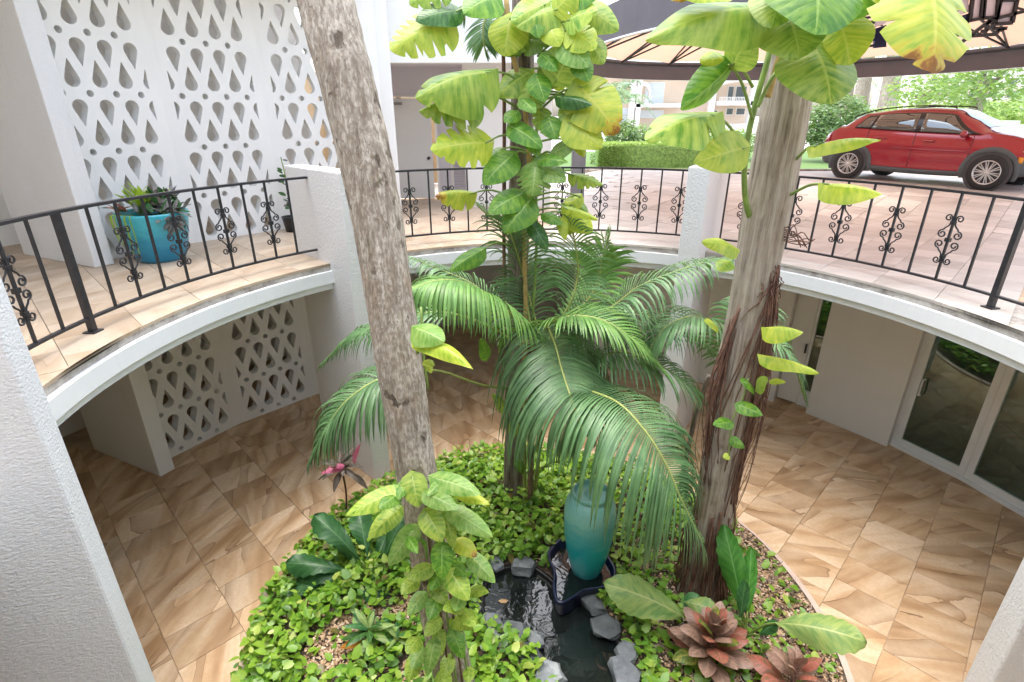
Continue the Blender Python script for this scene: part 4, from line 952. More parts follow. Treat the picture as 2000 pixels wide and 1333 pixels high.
leaf_list(v4, [((812, 642), (868, 668), 2.72, 2.6, 62, 'lf_pale', 0, None, dict(fold=.3)), ((818, 668), (924, 722), 2.72, 2.5, 44, 'lf_yell', 0, (815, 690, 2.82), dict(fold=.45, arch=.15, N=(0, -.4, 1))), ((830, 706), (848, 716), 2.72, 2.65, 20, 'lf_yell'), ((836, 712), (842, 730), 2.72, 2.68, 14, 'lf_yell')], 2.8)
MB().tube(spline([at(822, 600, 2.84), at(826, 680, 2.80), at(836, 760, 2.82)], 10), .008, 6).build('stem', M['stem'], v4, True)

# ---- kentia palms
def frond(par, pts, L, mat='palm', n=64, droop=.5, start=.12, wd=.034, spread=.72, seed=0, up=.25, fall=0.0):
    rnd = random.Random(seed); P = spline(pts, 48); b = MB(); k = 48
    b.tube(P, [.013*(1-.75*i/k)+.002 for i in range(k+1)], 6, 1); b.c = [.5]*len(b.v)
    for i in range(n):
        f = start+(1-start)*(i/(n-1))**.94; x = f*k; j = min(int(x), k-1); p = P[j].lerp(P[j+1], x-j); T = (P[min(j+2, k)]-P[max(j-1, 0)]).normalized()
        S = T.cross(ZUP)
        if S.length < .15: S = T.cross(V((0, 1, .2)))
        S.normalize(); U = S.cross(T)
        ll = L*(.55+.6*sin(pi*min(1, f*.92+.06)))*(1-.55*max(0, f-.72)/.28)
        for sd_ in (-1, 1):
            l = ll*rnd.uniform(.88, 1.08); d = (S*sd_*(1-spread*.55*f)+T*(spread*(.45+.75*f))+U*(up*rnd.uniform(.6, 1.3))).normalized(); q = p.copy(); c = rnd.random()
            w0 = wd*rnd.uniform(.85, 1.15); base = len(b.v); seg = 7; dr = droop*rnd.uniform(.8, 1.25)
            side = d.cross(U).normalized()
            for s_ in range(seg+1):
                g_ = s_/seg; w_ = w0*(.35+1.1*g_ if g_ < .4 else (.79+.05)*(1-((g_-.4)/.6)**2.2))+.0012
                nrm = side.cross(d).normalized()
                b.v += [q-side*w_*.5, q+nrm*w_*.14*(1 if nrm.z > 0 else -1), q+side*w_*.5]; b.c += [c]*3
                q = q+d*(l/seg); d = (d+V((0, 0, -1))*dr*(.25+g_*.9)*.55).normalized(); side = (side-d*side.dot(d)).normalized()
            for s_ in range(seg):
                for t_ in (0, 1): a = base+s_*3+t_; b.face((a, a+1, a+4, a+3), 0)
    return b.build('frond', [M[mat], M['rachis']], par, True)
kp = thing('kentia_palm', 'big feathery kentia palm arching over the urn at the bed centre', 'palm', (.21, 5.1, -2.75), 'feathery kentia palms in the bed')
b = MB(); P = spline([(.21, 5.1, -2.75), (.215, 5.1, -2.0), (.20, 5.08, -1.2), (.20, 5.02, -.5)], 60)
b.tube(P, [.034+(.008 if i % 3 == 0 and i < 26 else 0)+.02*max(0, (i-40)/20) for i in range(61)], 12); b.build('trunk', plain('ringed_brown_stem', (.2, .13, .08), .8, 0, .45, 16), kp, True)
for k_, (dx, dy) in enumerate(((.06, .03), (-.05, .04))): MB().tube(spline([(.2+dx, 5.1+dy, -2.7), (.22+dx*1.6, 5.1+dy, -1.6), (.2+dx, 5.05+dy, -.45)], 20), .022, 8).build('stem', M['rachis'], kp, True)
def fr(par, pts, *a, **k): return frond(par, [at(*p) for p in pts], *a, **k)
fr(kp, [(1045, 690, 5.0), (1062, 636, 4.9), (1082, 668, 4.55), (1098, 725, 4.25), (1116, 780, 4.0), (1140, 850, 3.85)], .92, n=88, droop=2.1, up=.1, seed=1, spread=.4, start=.14, wd=.028)
fr(kp, [(1050, 700, 5.0), (1090, 735, 4.6), (1134, 757, 4.2), (1205, 786, 3.85), (1258, 840, 3.6), (1300, 906, 3.45), (1330, 975, 3.35), (1372, 1060, 3.3)], .88, n=96, droop=1.9, seed=2, spread=.38, up=.12, wd=.029)
fr(kp, [(1070, 650, 5.0), (1140, 628, 4.9), (1195, 600, 4.9), (1252, 558, 4.9), (1345, 522, 4.8), (1415, 506, 4.7)], .55, n=60, droop=1.2, seed=3, wd=.026)
fr(kp, [(1050, 680, 5.0), (1075, 632, 4.7), (1140, 618, 4.5), (1214, 646, 4.35), (1292, 722, 4.3)], .42, n=60, droop=.55, seed=4, mat='palmlite')
fr(kp, [(1040, 690, 5.0), (1028, 648, 4.9), (972, 590, 4.6), (912, 555, 4.4), (858, 548, 4.25), (796, 566, 4.15)], .58, n=70, droop=1.6, seed=5, mat='palmlite', up=.1)
fr(kp, [(1030, 760, 5.0), (945, 753, 4.7), (852, 724, 4.4), (760, 734, 4.15), (690, 772, 4.0), (642, 828, 3.9), (607, 900, 3.85)], .62, n=64, droop=1.7, seed=6, start=.42)
fr(kp, [(1035, 690, 5.1), (960, 640, 5.0), (860, 610, 5.0), (760, 630, 5.0), (690, 655, 5.0), (630, 710, 5.0)], .46, n=54, droop=1.3, seed=7, start=.35)
fr(kp, [(1045, 690, 5.1), (1030, 600, 5.2), (1022, 540, 5.25), (1002, 470, 5.1), (985, 430, 5.0)], .5, n=40, droop=.8, seed=8, wd=.022)
fr(kp, [(1055, 690, 5.1), (1110, 600, 5.1), (1128, 540, 5.2), (1124, 480, 5.1), (1108, 410, 5.0)], .42, n=36, droop=.8, seed=9, wd=.022)
fr(kp, [(1060, 690, 5.1), (1120, 620, 5.2), (1165, 560, 5.3), (1176, 506, 5.35), (1192, 456, 5.35)], .42, n=44, droop=.5, seed=10, mat='palmlite')
fr(kp, [(1040, 690, 5.2), (990, 620, 5.5), (930, 560, 5.6), (862, 528, 5.6), (785, 498, 5.5)], .42, n=46, droop=1.0, seed=11, wd=.024)
fr(kp, [(1060, 690, 5.1), (1150, 650, 5.0), (1230, 615, 4.95), (1320, 640, 4.9), (1400, 690, 4.85)], .5, n=44, droop=1.4, seed=12, wd=.026)
fr(kp, [(1050, 640, 5.2), (1020, 540, 5.4), (990, 460, 5.4), (930, 400, 5.3)], .5, n=48, droop=.35, seed=13, wd=.02)
fr(kp, [(1060, 700, 5.0), (1140, 700, 4.8), (1230, 690, 4.6), (1330, 740, 4.5), (1400, 810, 4.5)], .5, n=60, droop=.9, seed=16)
kp2 = thing('kentia_palm', 'smaller kentia palm behind the right trunk, fronds showing beside it', 'palm', (2.0, 5.2, -2.75), 'feathery kentia palms in the bed')
MB().tube(spline([(2.0, 5.2, -2.75), (2.02, 5.15, -1.6), (2.05, 5.0, -.9)], 16), .03, 8).build('trunk', M['bark2'], kp2, True)
fr(kp2, [(1425, 760, 5.0), (1450, 680, 4.7), (1490, 655, 4.5), (1545, 700, 4.4), (1572, 780, 4.35)], .36, n=44, droop=.9, seed=21)
fr(kp2, [(1425, 760, 5.0), (1410, 660, 4.8), (1360, 620, 4.7), (1300, 640, 4.65), (1260, 700, 4.6)], .45, n=50, droop=1.0, seed=22)
fr(kp2, [(1425, 760, 5.0), (1440, 640, 5.0), (1470, 600, 5.1), (1500, 620, 5.1)], .36, n=36, droop=.8, seed=23)
# dark hanging plant high on the middle trunk
hp = thing('hanging_fern', 'dark feathery fern fronds hanging high beside the middle trunk', 'fern', at(975, 20, 5.6))
fr(hp, [(975, 10, 5.5), (948, 40, 5.4), (944, 75, 5.35), (950, 112, 5.35)], .2, n=20, droop=.35, seed=31, wd=.03, start=.2); fr(hp, [(975, 10, 5.5), (920, 10, 5.4), (905, 40, 5.4)], .2, n=16, droop=.4, seed=32, wd=.03)
fr(hp, [(985, 20, 5.5), (975, 60, 5.4), (972, 95, 5.4)], .16, n=14, droop=.4, seed=33, wd=.03)

# ---- bed plants
z1b = lambda x, y: (450+x/2.76, 850+y/2.76)
an = thing('anthurium', 'dark green birds nest anthurium left of the slanting trunk', 'anthurium', atz(715, 1125, -2.68))
for i, (bx, by, tx, ty, wp, dy) in enumerate([(715, 690, 450, 430, 112, .25), (745, 690, 690, 400, 110, .45), (660, 740, 298, 690, 104, 0), (690, 795, 285, 838, 72, -.12), (762, 745, 790, 885, 124, -.3), (815, 700, 935, 440, 90, .3), (640, 790, 470, 900, 50, -.2), (700, 720, 560, 520, 84, .35), (690, 770, 360, 770, 80, -.05), (780, 720, 840, 540, 70, .4), (730, 800, 620, 900, 70, -.3)]):
    p = z1b(bx, by); q = z1b(tx, ty); c = atz(715, 1122, -2.62); Y0 = c.y+.25*dy*.3; P0 = at(*p, Y0); P1 = at(*q, Y0+dy*.9)
    big_leaf(an, P0, P1, wp/2.76*P0.y/FPX*1.55, 'anth', c, seed=40+i, heart=.0, peak=1.9, wave=.1, fold=.25, arch=.1, rad=.011, scal=.10)
an2 = thing('anthurium', 'upright birds nest anthurium with pale leaf reaching over the right kerb', 'anthurium', atz(1455, 1255, -2.68))
z4 = lambda x, y: (1300+x/2.76, 850+y/2.76)
c = atz(1455, 1245, -2.6)
for i, (bx, by, tx, ty, wp, Y0, Y1, mt) in enumerate([(418, 960, 312, 480, 128, 3.3, 3.75, 'anthg'), (440, 975, 462, 600, 74, 3.35, 3.7, 'anthg'), (585, 1015, 1085, 1118, 178, 3.15, 2.85, 'anthp'), (500, 1080, 600, 1010, 60, 3.2, 3.15, 'anth'), (400, 1000, 430, 780, 60, 3.2, 3.3, 'anth')]):
    big_leaf(an2, at(*z4(bx, by), Y0), at(*z4(tx, ty), Y1), wp/2.76*Y0/FPX*1.5, mt, c, seed=60+i, scal=.08, heart=.0, peak=1.3, wave=.08, fold=.3, arch=.16 if i == 2 else .05, rad=.009)
an3 = thing('anthurium', 'broad anthurium leaf plant between the pond and the red croton', 'anthurium', atz(1345, 1195, -2.66))
c = atz(1350, 1200, -2.62)
z3 = lambda x, y: (850+x/2.76, 850+y/2.76)
for i, (bx, by, tx, ty, wp, Y0, Y1, mt) in enumerate([(1345, 985, 905, 800, 190, 3.3, 3.45, 'anthp'), (1345, 900, 1525, 952, 100, 3.4, 3.3, 'anthp'), (1340, 960, 1420, 860, 90, 3.4, 3.5, 'anth')]):
    big_leaf(an3, at(*z3(bx, by), Y0), at(*z3(tx, ty), Y1), wp/2.76*Y0/FPX*1.5, mt, c, seed=70+i, heart=.0, peak=1.2, wave=.06, fold=.2, arch=.12, scal=.06)
def croton(c, n, Ln, mats, label, seed, hgt=.34, group='red crotons at the lower right of the bed'):
    rnd = random.Random(seed); t = thing('croton', label, 'croton', (c[0], c[1], -2.68), group); c = V(c)
    MB().tube([c+V((0, 0, -2.68-c.z)), c+V((.01, .0, .1)), c+V((0, .01, .26))], .014, 7).build('stem', M['root'], t, True)
    for i in range(n):
        f = i/n; a = i*2.4; el = R(8+72*f**1.2)+rnd.uniform(-.12, .12); d = V((cos(a)*cos(el), sin(a)*cos(el), sin(el))); l = Ln*rnd.uniform(.8, 1.1)*(1-.45*f)
        p0 = c+V((0, 0, .04+hgt*.8*f))+d*.05; N = V((-d.x*sin(el), -d.y*sin(el), cos(el)))+ZUP*.2
        big_leaf(t, p0, p0+d*l, l*.54, mats[i % len(mats)], p0-d*.05, seed=seed*9+i, N=N, heart=.02, peak=.85, fold=.18, arch=.1, droop=.12, stemmat='root', rad=.004)
    return t
q = atz(1385, 1282, -2.55)
croton((q.x, q.y, -2.62), 34, .34, ['crotond', 'croton', 'crotond', 'crotond', 'crotong', 'crotond', 'croton'], 'pink and red veined croton in front of the upright anthurium', 3, .42)
q = atz(1545, 1345, -2.6)
croton((q.x, q.y, -2.66), 16, .30, ['crotond', 'croton', 'crotond'], 'dusky pink croton cut by the bottom edge near the right kerb', 5, .3)
def whorl(name, label, cat, c, n, Ln, wratio, mats, seed, el0=10, el1=60, hgt=.1, stem=None, top=None, stemmat='root', droop=.25):
    rnd = random.Random(seed); t = thing(name, label, cat, stem or c); c = V(c)
    if stem: MB().tube(spline([V(stem), V(stem).lerp(c, .5)+V((.02, 0, 0)), c], 8), .012, 6).build('stem', M[stemmat], t, True)
    for i in range(n):
        f = i/n; a = i*2.4+rnd.uniform(-.3, .3); el = R(el0+(el1-el0)*f); d = V((cos(a)*cos(el), sin(a)*cos(el), sin(el))); l = Ln*rnd.uniform(.75, 1.1)*(1-.3*f); p0 = c+V((0, 0, hgt*f))
        big_leaf(t, p0, p0+d*l, l*wratio, mats[i % len(mats)], None, seed=seed*11+i, N=V((-d.x*sin(el), -d.y*sin(el), cos(el)+.1)), heart=.0, peak=.9, fold=.25, arch=.08, droop=droop)
    return t
q = at(668, 918, 5.1)
cy_ = whorl('cordyline', 'dusky cordyline with pink young leaves against the pier foot', 'cordyline', q, 17, .34, .28, ['cordy'], 8, -25, 45, .1, (q.x-.02, q.y, -2.75))
leaf_list(cy_, [((672, 912), (626, 926), 5.0, 4.9, 13, 'pink', 0, None, dict(name='young_leaf', heart=0)), ((690, 905), (706, 864), 5.0, 4.9, 12, 'pink', 0, None, dict(name='young_leaf', heart=0)), ((674, 910), (640, 914), 5.0, 4.9, 10, 'pink', 0, None, dict(name='young_leaf', heart=0))], 5)
q = atz(722, 1240, -2.55)
sg = whorl('shrub_seedling', 'small grey green whorled shrub in the bare gravel patch', 'shrub', q, 15, .26, .30, ['anth', 'lf_dark', 'anthp'], 12, 0, 50, .08, (q.x, q.y, -2.72))
leaf_list(sg, [((710, 1250), (664, 1266), q.y-.05, q.y-.1, 16, 'orange', 0, None, dict(heart=0))], 3)
q = atz(775, 1255, -2.6)
whorl('shrub_seedling', 'second whorled green shrub nearer the slanting trunk foot', 'shrub', q, 10, .2, .3, ['anth', 'anthp'], 13, 0, 50, .06, (q.x, q.y, -2.72))
# ---- ground cover, gravel, litter
rg = random.Random(99)
gpatch = [(660, 1262, .26), (720, 1220, .14), (800, 1200, .16), (820, 1310, .12)]; gp = [(atz(x, y, -2.7), r) for x, y, r in gpatch]
def zone(x, y):
    if inside((x, y), pond) or pdist((x, y), pond) < .06 or inside((x, y), basin) or math.hypot(x-UX, y-UY) < .3: return 0
    r = math.hypot(x-BX, y-BY)
    if r > BR-.03: return 0
    for p, rr_ in gp:
        if math.hypot(x-p.x, y-p.y) < rr_*1.15+.06*noise.noise(V((x*6, y*6, 0))): return 2
    a = math.degrees(math.atan2(y-BY, x-BX))
    if -45 < a < 35 and r > 2.12+.25*noise.noise(V((x*2, y*2, 5))): return 2
    if x > 1.25 and y < 4.6: return 3
    if x > .95 and y > 4.1: return 4
    return 1
def cover_leaf(b, p, s, yaw, tilt, roll, c):
    d = V((cos(yaw), sin(yaw), 0)); n_ = V((0, 0, 1)); q = Quaternion(V((-d.y, d.x, 0)), -tilt) ; d = q @ d; n_ = q @ n_; q2 = Quaternion(d, roll); n_ = q2 @ n_; e = n_.cross(d)
    pts = [(0, 0, 0), (.22, .36, .06), (.22, -.36, .06), (.6, .34, .03), (.6, -.34, .03), (1.05, 0, -.12), (-.08, .2, .03), (-.08, -.2, .03), (.5, 0, -.03)]
    n0 = b.add([p+(d*x+e*y+n_*z)*s for x, y, z in pts]); b.c += [c]*9
    for f_ in ((0, 8, 1, 6), (0, 7, 2, 8), (8, 5, 3, 1), (8, 2, 4, 5)): b.face([n0+i for i in f_])
b = MB(); cnt = 0
while cnt < 13500:
    a = rg.uniform(0, 2*pi); r = (BR+.05)*math.sqrt(rg.random()); x, y = BX+r*cos(a), BY+r*sin(a); zn = zone(x, y) if r < BR-.04 else (1 if 95 < math.degrees(a) < 268 else 0)
    pr_ = {0: 0, 1: 1, 2: .16, 3: .42, 4: .55}[zn]
    if rg.random() > pr_: continue
    if y < 1.55 : continue
    cnt += 1; dens = noise.noise(V((x*1.7, y*1.7, 9)))
    h = .025+.13*abs(rg.gauss(0, .55))+.07*max(0, dens)
    if zn == 2 or zn == 3: h *= .55
    p = V((x, y, max(bedz(x, y), ST+.02)+h)); s = rg.uniform(.040, .092)
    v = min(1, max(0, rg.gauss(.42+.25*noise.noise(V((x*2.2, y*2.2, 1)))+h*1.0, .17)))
    s *= 1.25 if rg.random() < .12 else 1
    v = 0 if rg.random() < .022 else max(.1, v)
    cover_leaf(b, p, s, rg.uniform(0, 6.28), rg.gauss(.35, .3), rg.gauss(0, .35), v)
stuff(b.build('ground_cover', M['cover'], smooth=True), 'low carpet of yellow green pothos leaves filling the bed', 'ground cover')
b = MB(); cnt = 0
ico = [(0, 0, 1), (.9, 0, .1), (0, .9, 0), (-.9, 0, .1), (0, -.9, 0), (0, 0, -.8), ]
while cnt < 15000:
    a = rg.uniform(0, 2*pi); r = BR*math.sqrt(rg.random()); x, y = BX+r*cos(a), BY+r*sin(a); zn = zone(x, y)
    if zn == 0 or rg.random() > {1: .1, 2: 1, 3: .45, 4: .12}[zn]: continue
    cnt += 1; s = rg.uniform(.007, .017); yw = rg.uniform(0, 6.28); c, sn = cos(yw), sin(yw); ax, ay, az = rg.uniform(.8, 1.5), rg.uniform(.6, 1), rg.uniform(.45, .8); z = bedz(x, y)+.008+rg.random()*.012
    pts = [(px*ax, py*ay, pz*az) for px, py, pz in ((1, .2, .1), (.3, .95, -.1), (-.7, .7, .15), (-1, -.2, -.1), (-.3, -.95, .1), (.7, -.7, 0), (.35, .2, .8), (-.35, -.1, .85))]
    n0 = b.add([(x+(u*c-v_*sn)*s, y+(u*sn+v_*c)*s, z+w_*s) for u, v_, w_ in pts]); b.c += [rg.random()]*8
    for f_ in ((0, 1, 6), (1, 2, 7, 6), (2, 3, 7), (3, 4, 7), (4, 5, 6, 7), (5, 0, 6)): b.face([n0+i for i in f_])
stuff(b.build('gravel', M['stone'], smooth=True), 'tan gravel along the right edge and bare patches of the bed', 'gravel')
b = MB()
for i in range(1500):
    a = rg.uniform(-1.2, 1.3); r = BR*math.sqrt(rg.uniform(.12, .95)); x, y = BX+r*cos(a), BY+r*sin(a)
    if zone(x, y) in (0,): continue
    z = bedz(x, y)+.012; yw = rg.uniform(0, 6.28); l = rg.uniform(.03, .11)
    P = [V((x, y, z+rg.uniform(0, .03))), V((x+cos(yw)*l*.5, y+sin(yw)*l*.5, z+rg.uniform(0, .04))), V((x+cos(yw+.4)*l, y+sin(yw+.4)*l, z+rg.uniform(0, .03)))]
    k_ = len(b.v); b.tube(P, rg.uniform(.002, .006), 4); b.c += [rg.random()]*(len(b.v)-k_)
stuff(b.build('leaf_litter', M['litter']), 'dry twigs and leaf litter on the soil of the bed', 'litter')
# ================================================================ UPPER WALKWAY POT
PX, PY = -4.22, 6.36
t = thing('plant_pot', 'turquoise glazed pot with purple and lime plants before the pierced screen', 'plant pot', (PX, PY, .002))
MB().lathe([(.21, 0), (.24, .0), (.262, .03), (.31, .18), (.348, .36), (.372, .5), (.38, .545), (.374, .565), (.352, .565), (.345, .54), (.335, .48)], 48, cap1=False).build('pot', M['pot'], t, True, True)
MB().lathe([(.34, .485), (.002, .50)], 32, cap0=False, cap1=False).build('soil', M['soil'], t, False, True, recalc=True)
def tuft(par, c, n, Ln, wr, mats, seed, el0, el1, droop, spread=.1, name='leaf'):
    rnd = random.Random(seed)
    for i in range(n):
        a = rnd.uniform(0, 6.28); el = R(rnd.uniform(el0, el1)); d = V((cos(a)*cos(el), sin(a)*cos(el), sin(el))); l = Ln*rnd.uniform(.7, 1.15)
        p0 = V(c)+V((rnd.uniform(-spread, spread), rnd.uniform(-spread, spread), 0)); big_leaf(par, p0, p0+d*l, l*wr, rnd.choice(mats), None, seed=seed*31+i, N=V((-d.x*sin(el), -d.y*sin(el), cos(el)+.1)), heart=0, peak=.85, fold=.3, droop=droop, name=name)
tuft(t, (PX-.06, PY-.05, .54), 20, .38, .22, ['brom'], 3, 45, 85, .2, .05)
tuft(t, (PX+.18, PY-.02, .58), 70, .17, .42, ['purple', 'purple', 'anth'], 4, -20, 70, .2, .2)
tuft(t, (PX+.05, PY+.1, .66), 34, .18, .36, ['purple', 'anth', 'cordy'], 5, 0, 80, .1, .2); tuft(t, (PX+.27, PY-.1, .50), 46, .17, .42, ['purple'], 6, -60, 30, .3, .1)
tuft(t, (PX-.25, PY-.1, .58), 16, .17, .3, ['croton', 'anth'], 7, 0, 60, .2, .07); tuft(t, (PX, PY+.15, .62), 16, .26, .16, ['anth'], 8, 30, 75, .3, .15)
for i in range(6):
    a = rr.uniform(-2.5, -1.4); x0 = PX+.34*cos(a); y0 = PY+.34*sin(a); l = rr.uniform(.2, .5)
    P = [V((x0*.9+PX*.1, y0*.9+PY*.1, .56)), V((PX+.40*cos(a), PY+.40*sin(a), .56)), V((PX+.405*cos(a+.02), PY+.405*sin(a+.02), .56-l*.5)), V((PX+.385*cos(a-.03), PY+.385*sin(a-.03), .56-l))]
    mb = MB(); sp_ = spline(P, 24); mb.tube(sp_, .004, 4); 
    for k_ in range(8, 25):
        for s_ in (-1, 1): q = sp_[k_]+V((s_*.012, -.004, -.012)); n0 = mb.add([sp_[k_], sp_[k_]+V((s_*.008, -.004, 0)), q, sp_[k_]+V((s_*.004, -.004, -.009))]); mb.face(range(n0, n0+4))
    mb.build('trailing_strand', M['brom'], t, True)
# thin leafy plant by the end of the pierced screen
q = atz(573, 452, 0)
t = thing('potted_plant', 'slim leafy plant rising behind the pier at the end of the pierced screen', 'plant', q)
MB().lathe([(.1, 0.001), (.13, .2), (.14, .22), (.12, .22), (.11, .19)], 24, q).build('pot', M['liner'], t, True, recalc=True)
MB().tube(spline([q+V((0, 0, .18)), q+V((.02, 0, .6)), q+V((-.02, .02, 1.05))], 12), .008, 6).build('stem', M['stem'], t, True)
for i in range(34):
    z = .3+.72*rr.random(); a = rr.uniform(0, 6.28); d = V((cos(a), sin(a), rr.uniform(-.3, .5))); p0 = q+V((0, 0, z))+d*.02; big_leaf(t, p0, p0+d*rr.uniform(.08, .13), .055, rr.choice(['anth', 'lf_dark', 'purple']), None, seed=700+i, heart=0, peak=.9)

# ================================================================ CANOPY OVER THE DRIVE
KX, KY, KA, KB, KZ = 5.95, 11.0, 4.8, 6.25, 2.53
def ell(a, s=1.0, z=0.0):
    c, n = cos(R(a)), sin(R(a)); q = (abs(c)**2.5+abs(n)**2.5)**(-1/2.5); return V((KX+KA*s*q*c, KY+KB*s*q*n, z))
def fabric():
    t = NT('tan_canopy_fabric'); c = t.ramp(t.noise(t.coord(), 1.5, 4), [(.3, (.62, .46, .32)), (.7, (.72, .55, .4))]); t.set(Base_Color=c, Roughness=.85)
    tl = t.n('BsdfTranslucent', {'Color': (.44, .26, .18, 1)}); mx = t.n('MixShader', {0: .6, 1: t.b.outputs[0], 2: tl.outputs[0]}); t.t.links.new(mx.outputs[0], t.out.inputs[0]); return t.m
FAB = fabric(); VAL = plain('dark_grey_valance', (.115, .105, .118), .6, 0, .08, 2)
t = thing('entrance_canopy', 'big oval drive canopy with grey valance, dark ribs and tan fabric', 'canopy', (KX, KY, KZ))
NS = 20
zc = lambda s: KZ+.42+1.1*(1-s*s)
for k_ in range(NS):
    a0 = 360*k_/NS; a1 = 360*(k_+1)/NS; b = MB()
    for i in range(7):
        a = a0+(a1-a0)*i/6
        for s_, z in ((1.0, KZ), (1.008, KZ), (1.008, KZ+.45), (1.0, KZ+.45)): b.v.append(ell(a, s_, z))
    for i in range(6):
        for j in range(4): p_ = i*4+j; c_ = i*4+(j+1) % 4; b.face((p_, c_, c_+4, p_+4))
    b.face((0, 1, 2, 3)); b.face([24+i for i in (3, 2, 1, 0)]); b.build('valance_panel', VAL, t, recalc=True)
    b = MB(); rs = [.995, .8, .6, .4, .22]
    for s_ in rs:
        for i in range(5): b.v.append(ell(a0+(a1-a0)*i/4, s_, zc(s_)+.06*sin(pi*i/4)*s_))
    for j in range(4):
        for i in range(4): q0 = j*5+i; b.face((q0, q0+1, q0+6, q0+5))
    b.build('canopy_panel', FAB, t, True)
    P = [ell(a0, s_, zc(s_)-.05) for s_ in (.99, .8, .6, .4, .22)]; MB().tube(P, .026, 6).build('rib', M['darkmetal'], t)
    MB().tube([ell(a0, .985, KZ+.40), ell(a0+9, .62, zc(.62)-.07)], .022, 5).build('brace', M['darkmetal'], t); MB().tube([ell(a0, .985, KZ+.40), ell(a0-9, .62, zc(.62)-.07)], .022, 5).build('brace', M['darkmetal'], t)
for s_, z, r in ((.99, KZ+.37, .03), (.62, zc(.62)-.08, .03), (.22, zc(.22)-.06, .03)):
    P = [ell(a, s_, z) for a in range(0, 361, 5)]; MB().tube(P, r, 6, cap=False).build('ring_tube', M['darkmetal'], t)
MB().tube([ell(a, 1.011, KZ+.005) for a in range(0, 361, 4)], .016, 5, cap=False).build('hem', M['frame'], t)
x, y = 1.22, 10.35
o = bevel(MB().box(x-.12, x+.12, y-.12, y+.12, zg(x, y)-.02, KZ+.5).build('canopy_post', M['pillar'], recalc=True), .012); tag(o, 'square grey canopy post by the driveway edge behind the middle vine', 'post')
# art deco panel hung under the canopy
def deco():
    navy = plain('navy_glass', (.012, .014, .05), .15); wht = plain('milky_glass', (.62, .58, .68), .25, 0, .05)
    Yd = 7.0; z3d = lambda x, y: at(1300+x/2.666, y/2.666, Yd); t = thing('deco_panel', 'geometric navy and white deco glass panel hanging under the canopy', 'panel', at(1850, 20, Yd))
    def pane(pts, mat, name, th=.03, off=0):
        P = [z3d(*p) for p in pts]; n_ = V((0, th, 0)); b = MB(); k = len(P); a = b.add([p+V((0, off, 0)) for p in P]); c = b.add([p+n_+V((0, off, 0)) for p in P]); b.face(range(a, a+k)); b.face([c+i for i in reversed(range(k))])
        for i in range(k): j = (i+1) % k; b.face((a+i, a+j, c+j, c+i))
        b.build(name, mat, t, recalc=True)
    def lead(pts, w_=7):
        P = [z3d(*p)+V((0, -.012, 0)) for p in pts]
        b = MB()
        for p, q in zip(P, P[1:]): b.bar(p, q, .035, .03, (0, 1, 0))
        b.build('lead_strip', M['darkmetal'], t)
    for dx, dy in ((0, 0), (430, -60)):
        pane([(1092+dx, 150+dy), (1150+dx, 130+dy), (1150+dx, 246+dy), (1085+dx, 252+dy)], navy, 'navy_pane')
        for k_ in range(6): y = 85+k_*30+dy; pane([(1000+dx, y+8), (1090+dx, y-4), (1090+dx, y+8), (1000+dx, y+22)], navy, 'navy_pane', .03, .002)
        pane([(1100+dx, 30+dy), (1150+dx, 10+dy), (1150+dx, 122+dy), (1096+dx, 142+dy)], wht, 'white_pane', .02, .006)
    for q in ([(1600, -60), (1655, -60), (1640, 98), (1580, 110)], [(1662, -60), (1735, -60), (1722, 92), (1648, 97)], [(1740, 4), (1826, 0), (1800, 122), (1710, 128)], [(1742, -60), (1850, -60), (1846, -10), (1740, -6)]):
        pane(q, wht, 'white_pane', .02, .006); lead(q+[q[0]])
    lead([(1640, 165), (1668, 165), (1668, 118), (1700, 118), (1700, 150), (1770, 150)]); lead([(1580, 190), (1720, 180), (1720, 160), (1755, 158)]); lead([(1500, 250), (1690, 105)]); lead([(1866, 60), (1690, 105)])
    for x in (1100, 1560, 1840): MB().tube([z3d(x, 0), at(1300+x/2.666, -150, Yd)], .012, 5).build('hanger', M['darkmetal'], t)
deco()

# ================================================================ THE RED CAR
def interp(tab, x):
    for (x0, *a), (x1, *b_) in zip(tab, tab[1:]):
        if x <= x1:
            f = max(0, (x-x0)/(x1-x0)); f = f*f*(3-2*f)*.4+f*.6; return [p+(q-p)*f for p, q in zip(a, b_)]
    return list(tab[-1][1:])
#        x,    z bottom, z belt, z top, w low, w belt, w top
CARTAB = [(-2.06, .50, .84, .90, .60, .58, .46), (-2.0, .40, .90, .97, .76, .66, .52), (-1.86, .32, 1.0, 1.07, .84, .74, .54), (-1.66, .28, 1.075, 1.19, .88, .77, .55), (-1.42, .27, 1.10, 1.355, .888, .785, .56), (-1.26, .26, 1.09, 1.42, .89, .80, .565), (-.6, .22, 1.05, 1.50, .885, .82, .58),
          (0, .21, 1.02, 1.515, .88, .825, .58), (.4, .21, 1.01, 1.49, .88, .825, .56), (.8, .22, 1.01, 1.31, .885, .82, .56), (1.05, .23, 1.02, 1.165, .89, .815, .60), (1.18, .24, 1.02, 1.09, .895, .81, .64), (1.45, .26, .985, 1.045, .895, .79, .62), (1.75, .28, .92, .975, .87, .74, .56), (1.95, .32, .80, .86, .78, .62, .46), (2.07, .42, .66, .70, .58, .46, .34)]
def csec(x): return interp(CARTAB, x)
def side_pt(x, f, off=0.0):                # f 0 at the belt, 1 at the roof edge
    zb, zl, zt, w0, w1, w2 = csec(x); z = zl+(zt-.05-zl)*f; y = w1+(w2+.03-w1)*f+.035*sin(pi*f); return V((x, y+off, z))
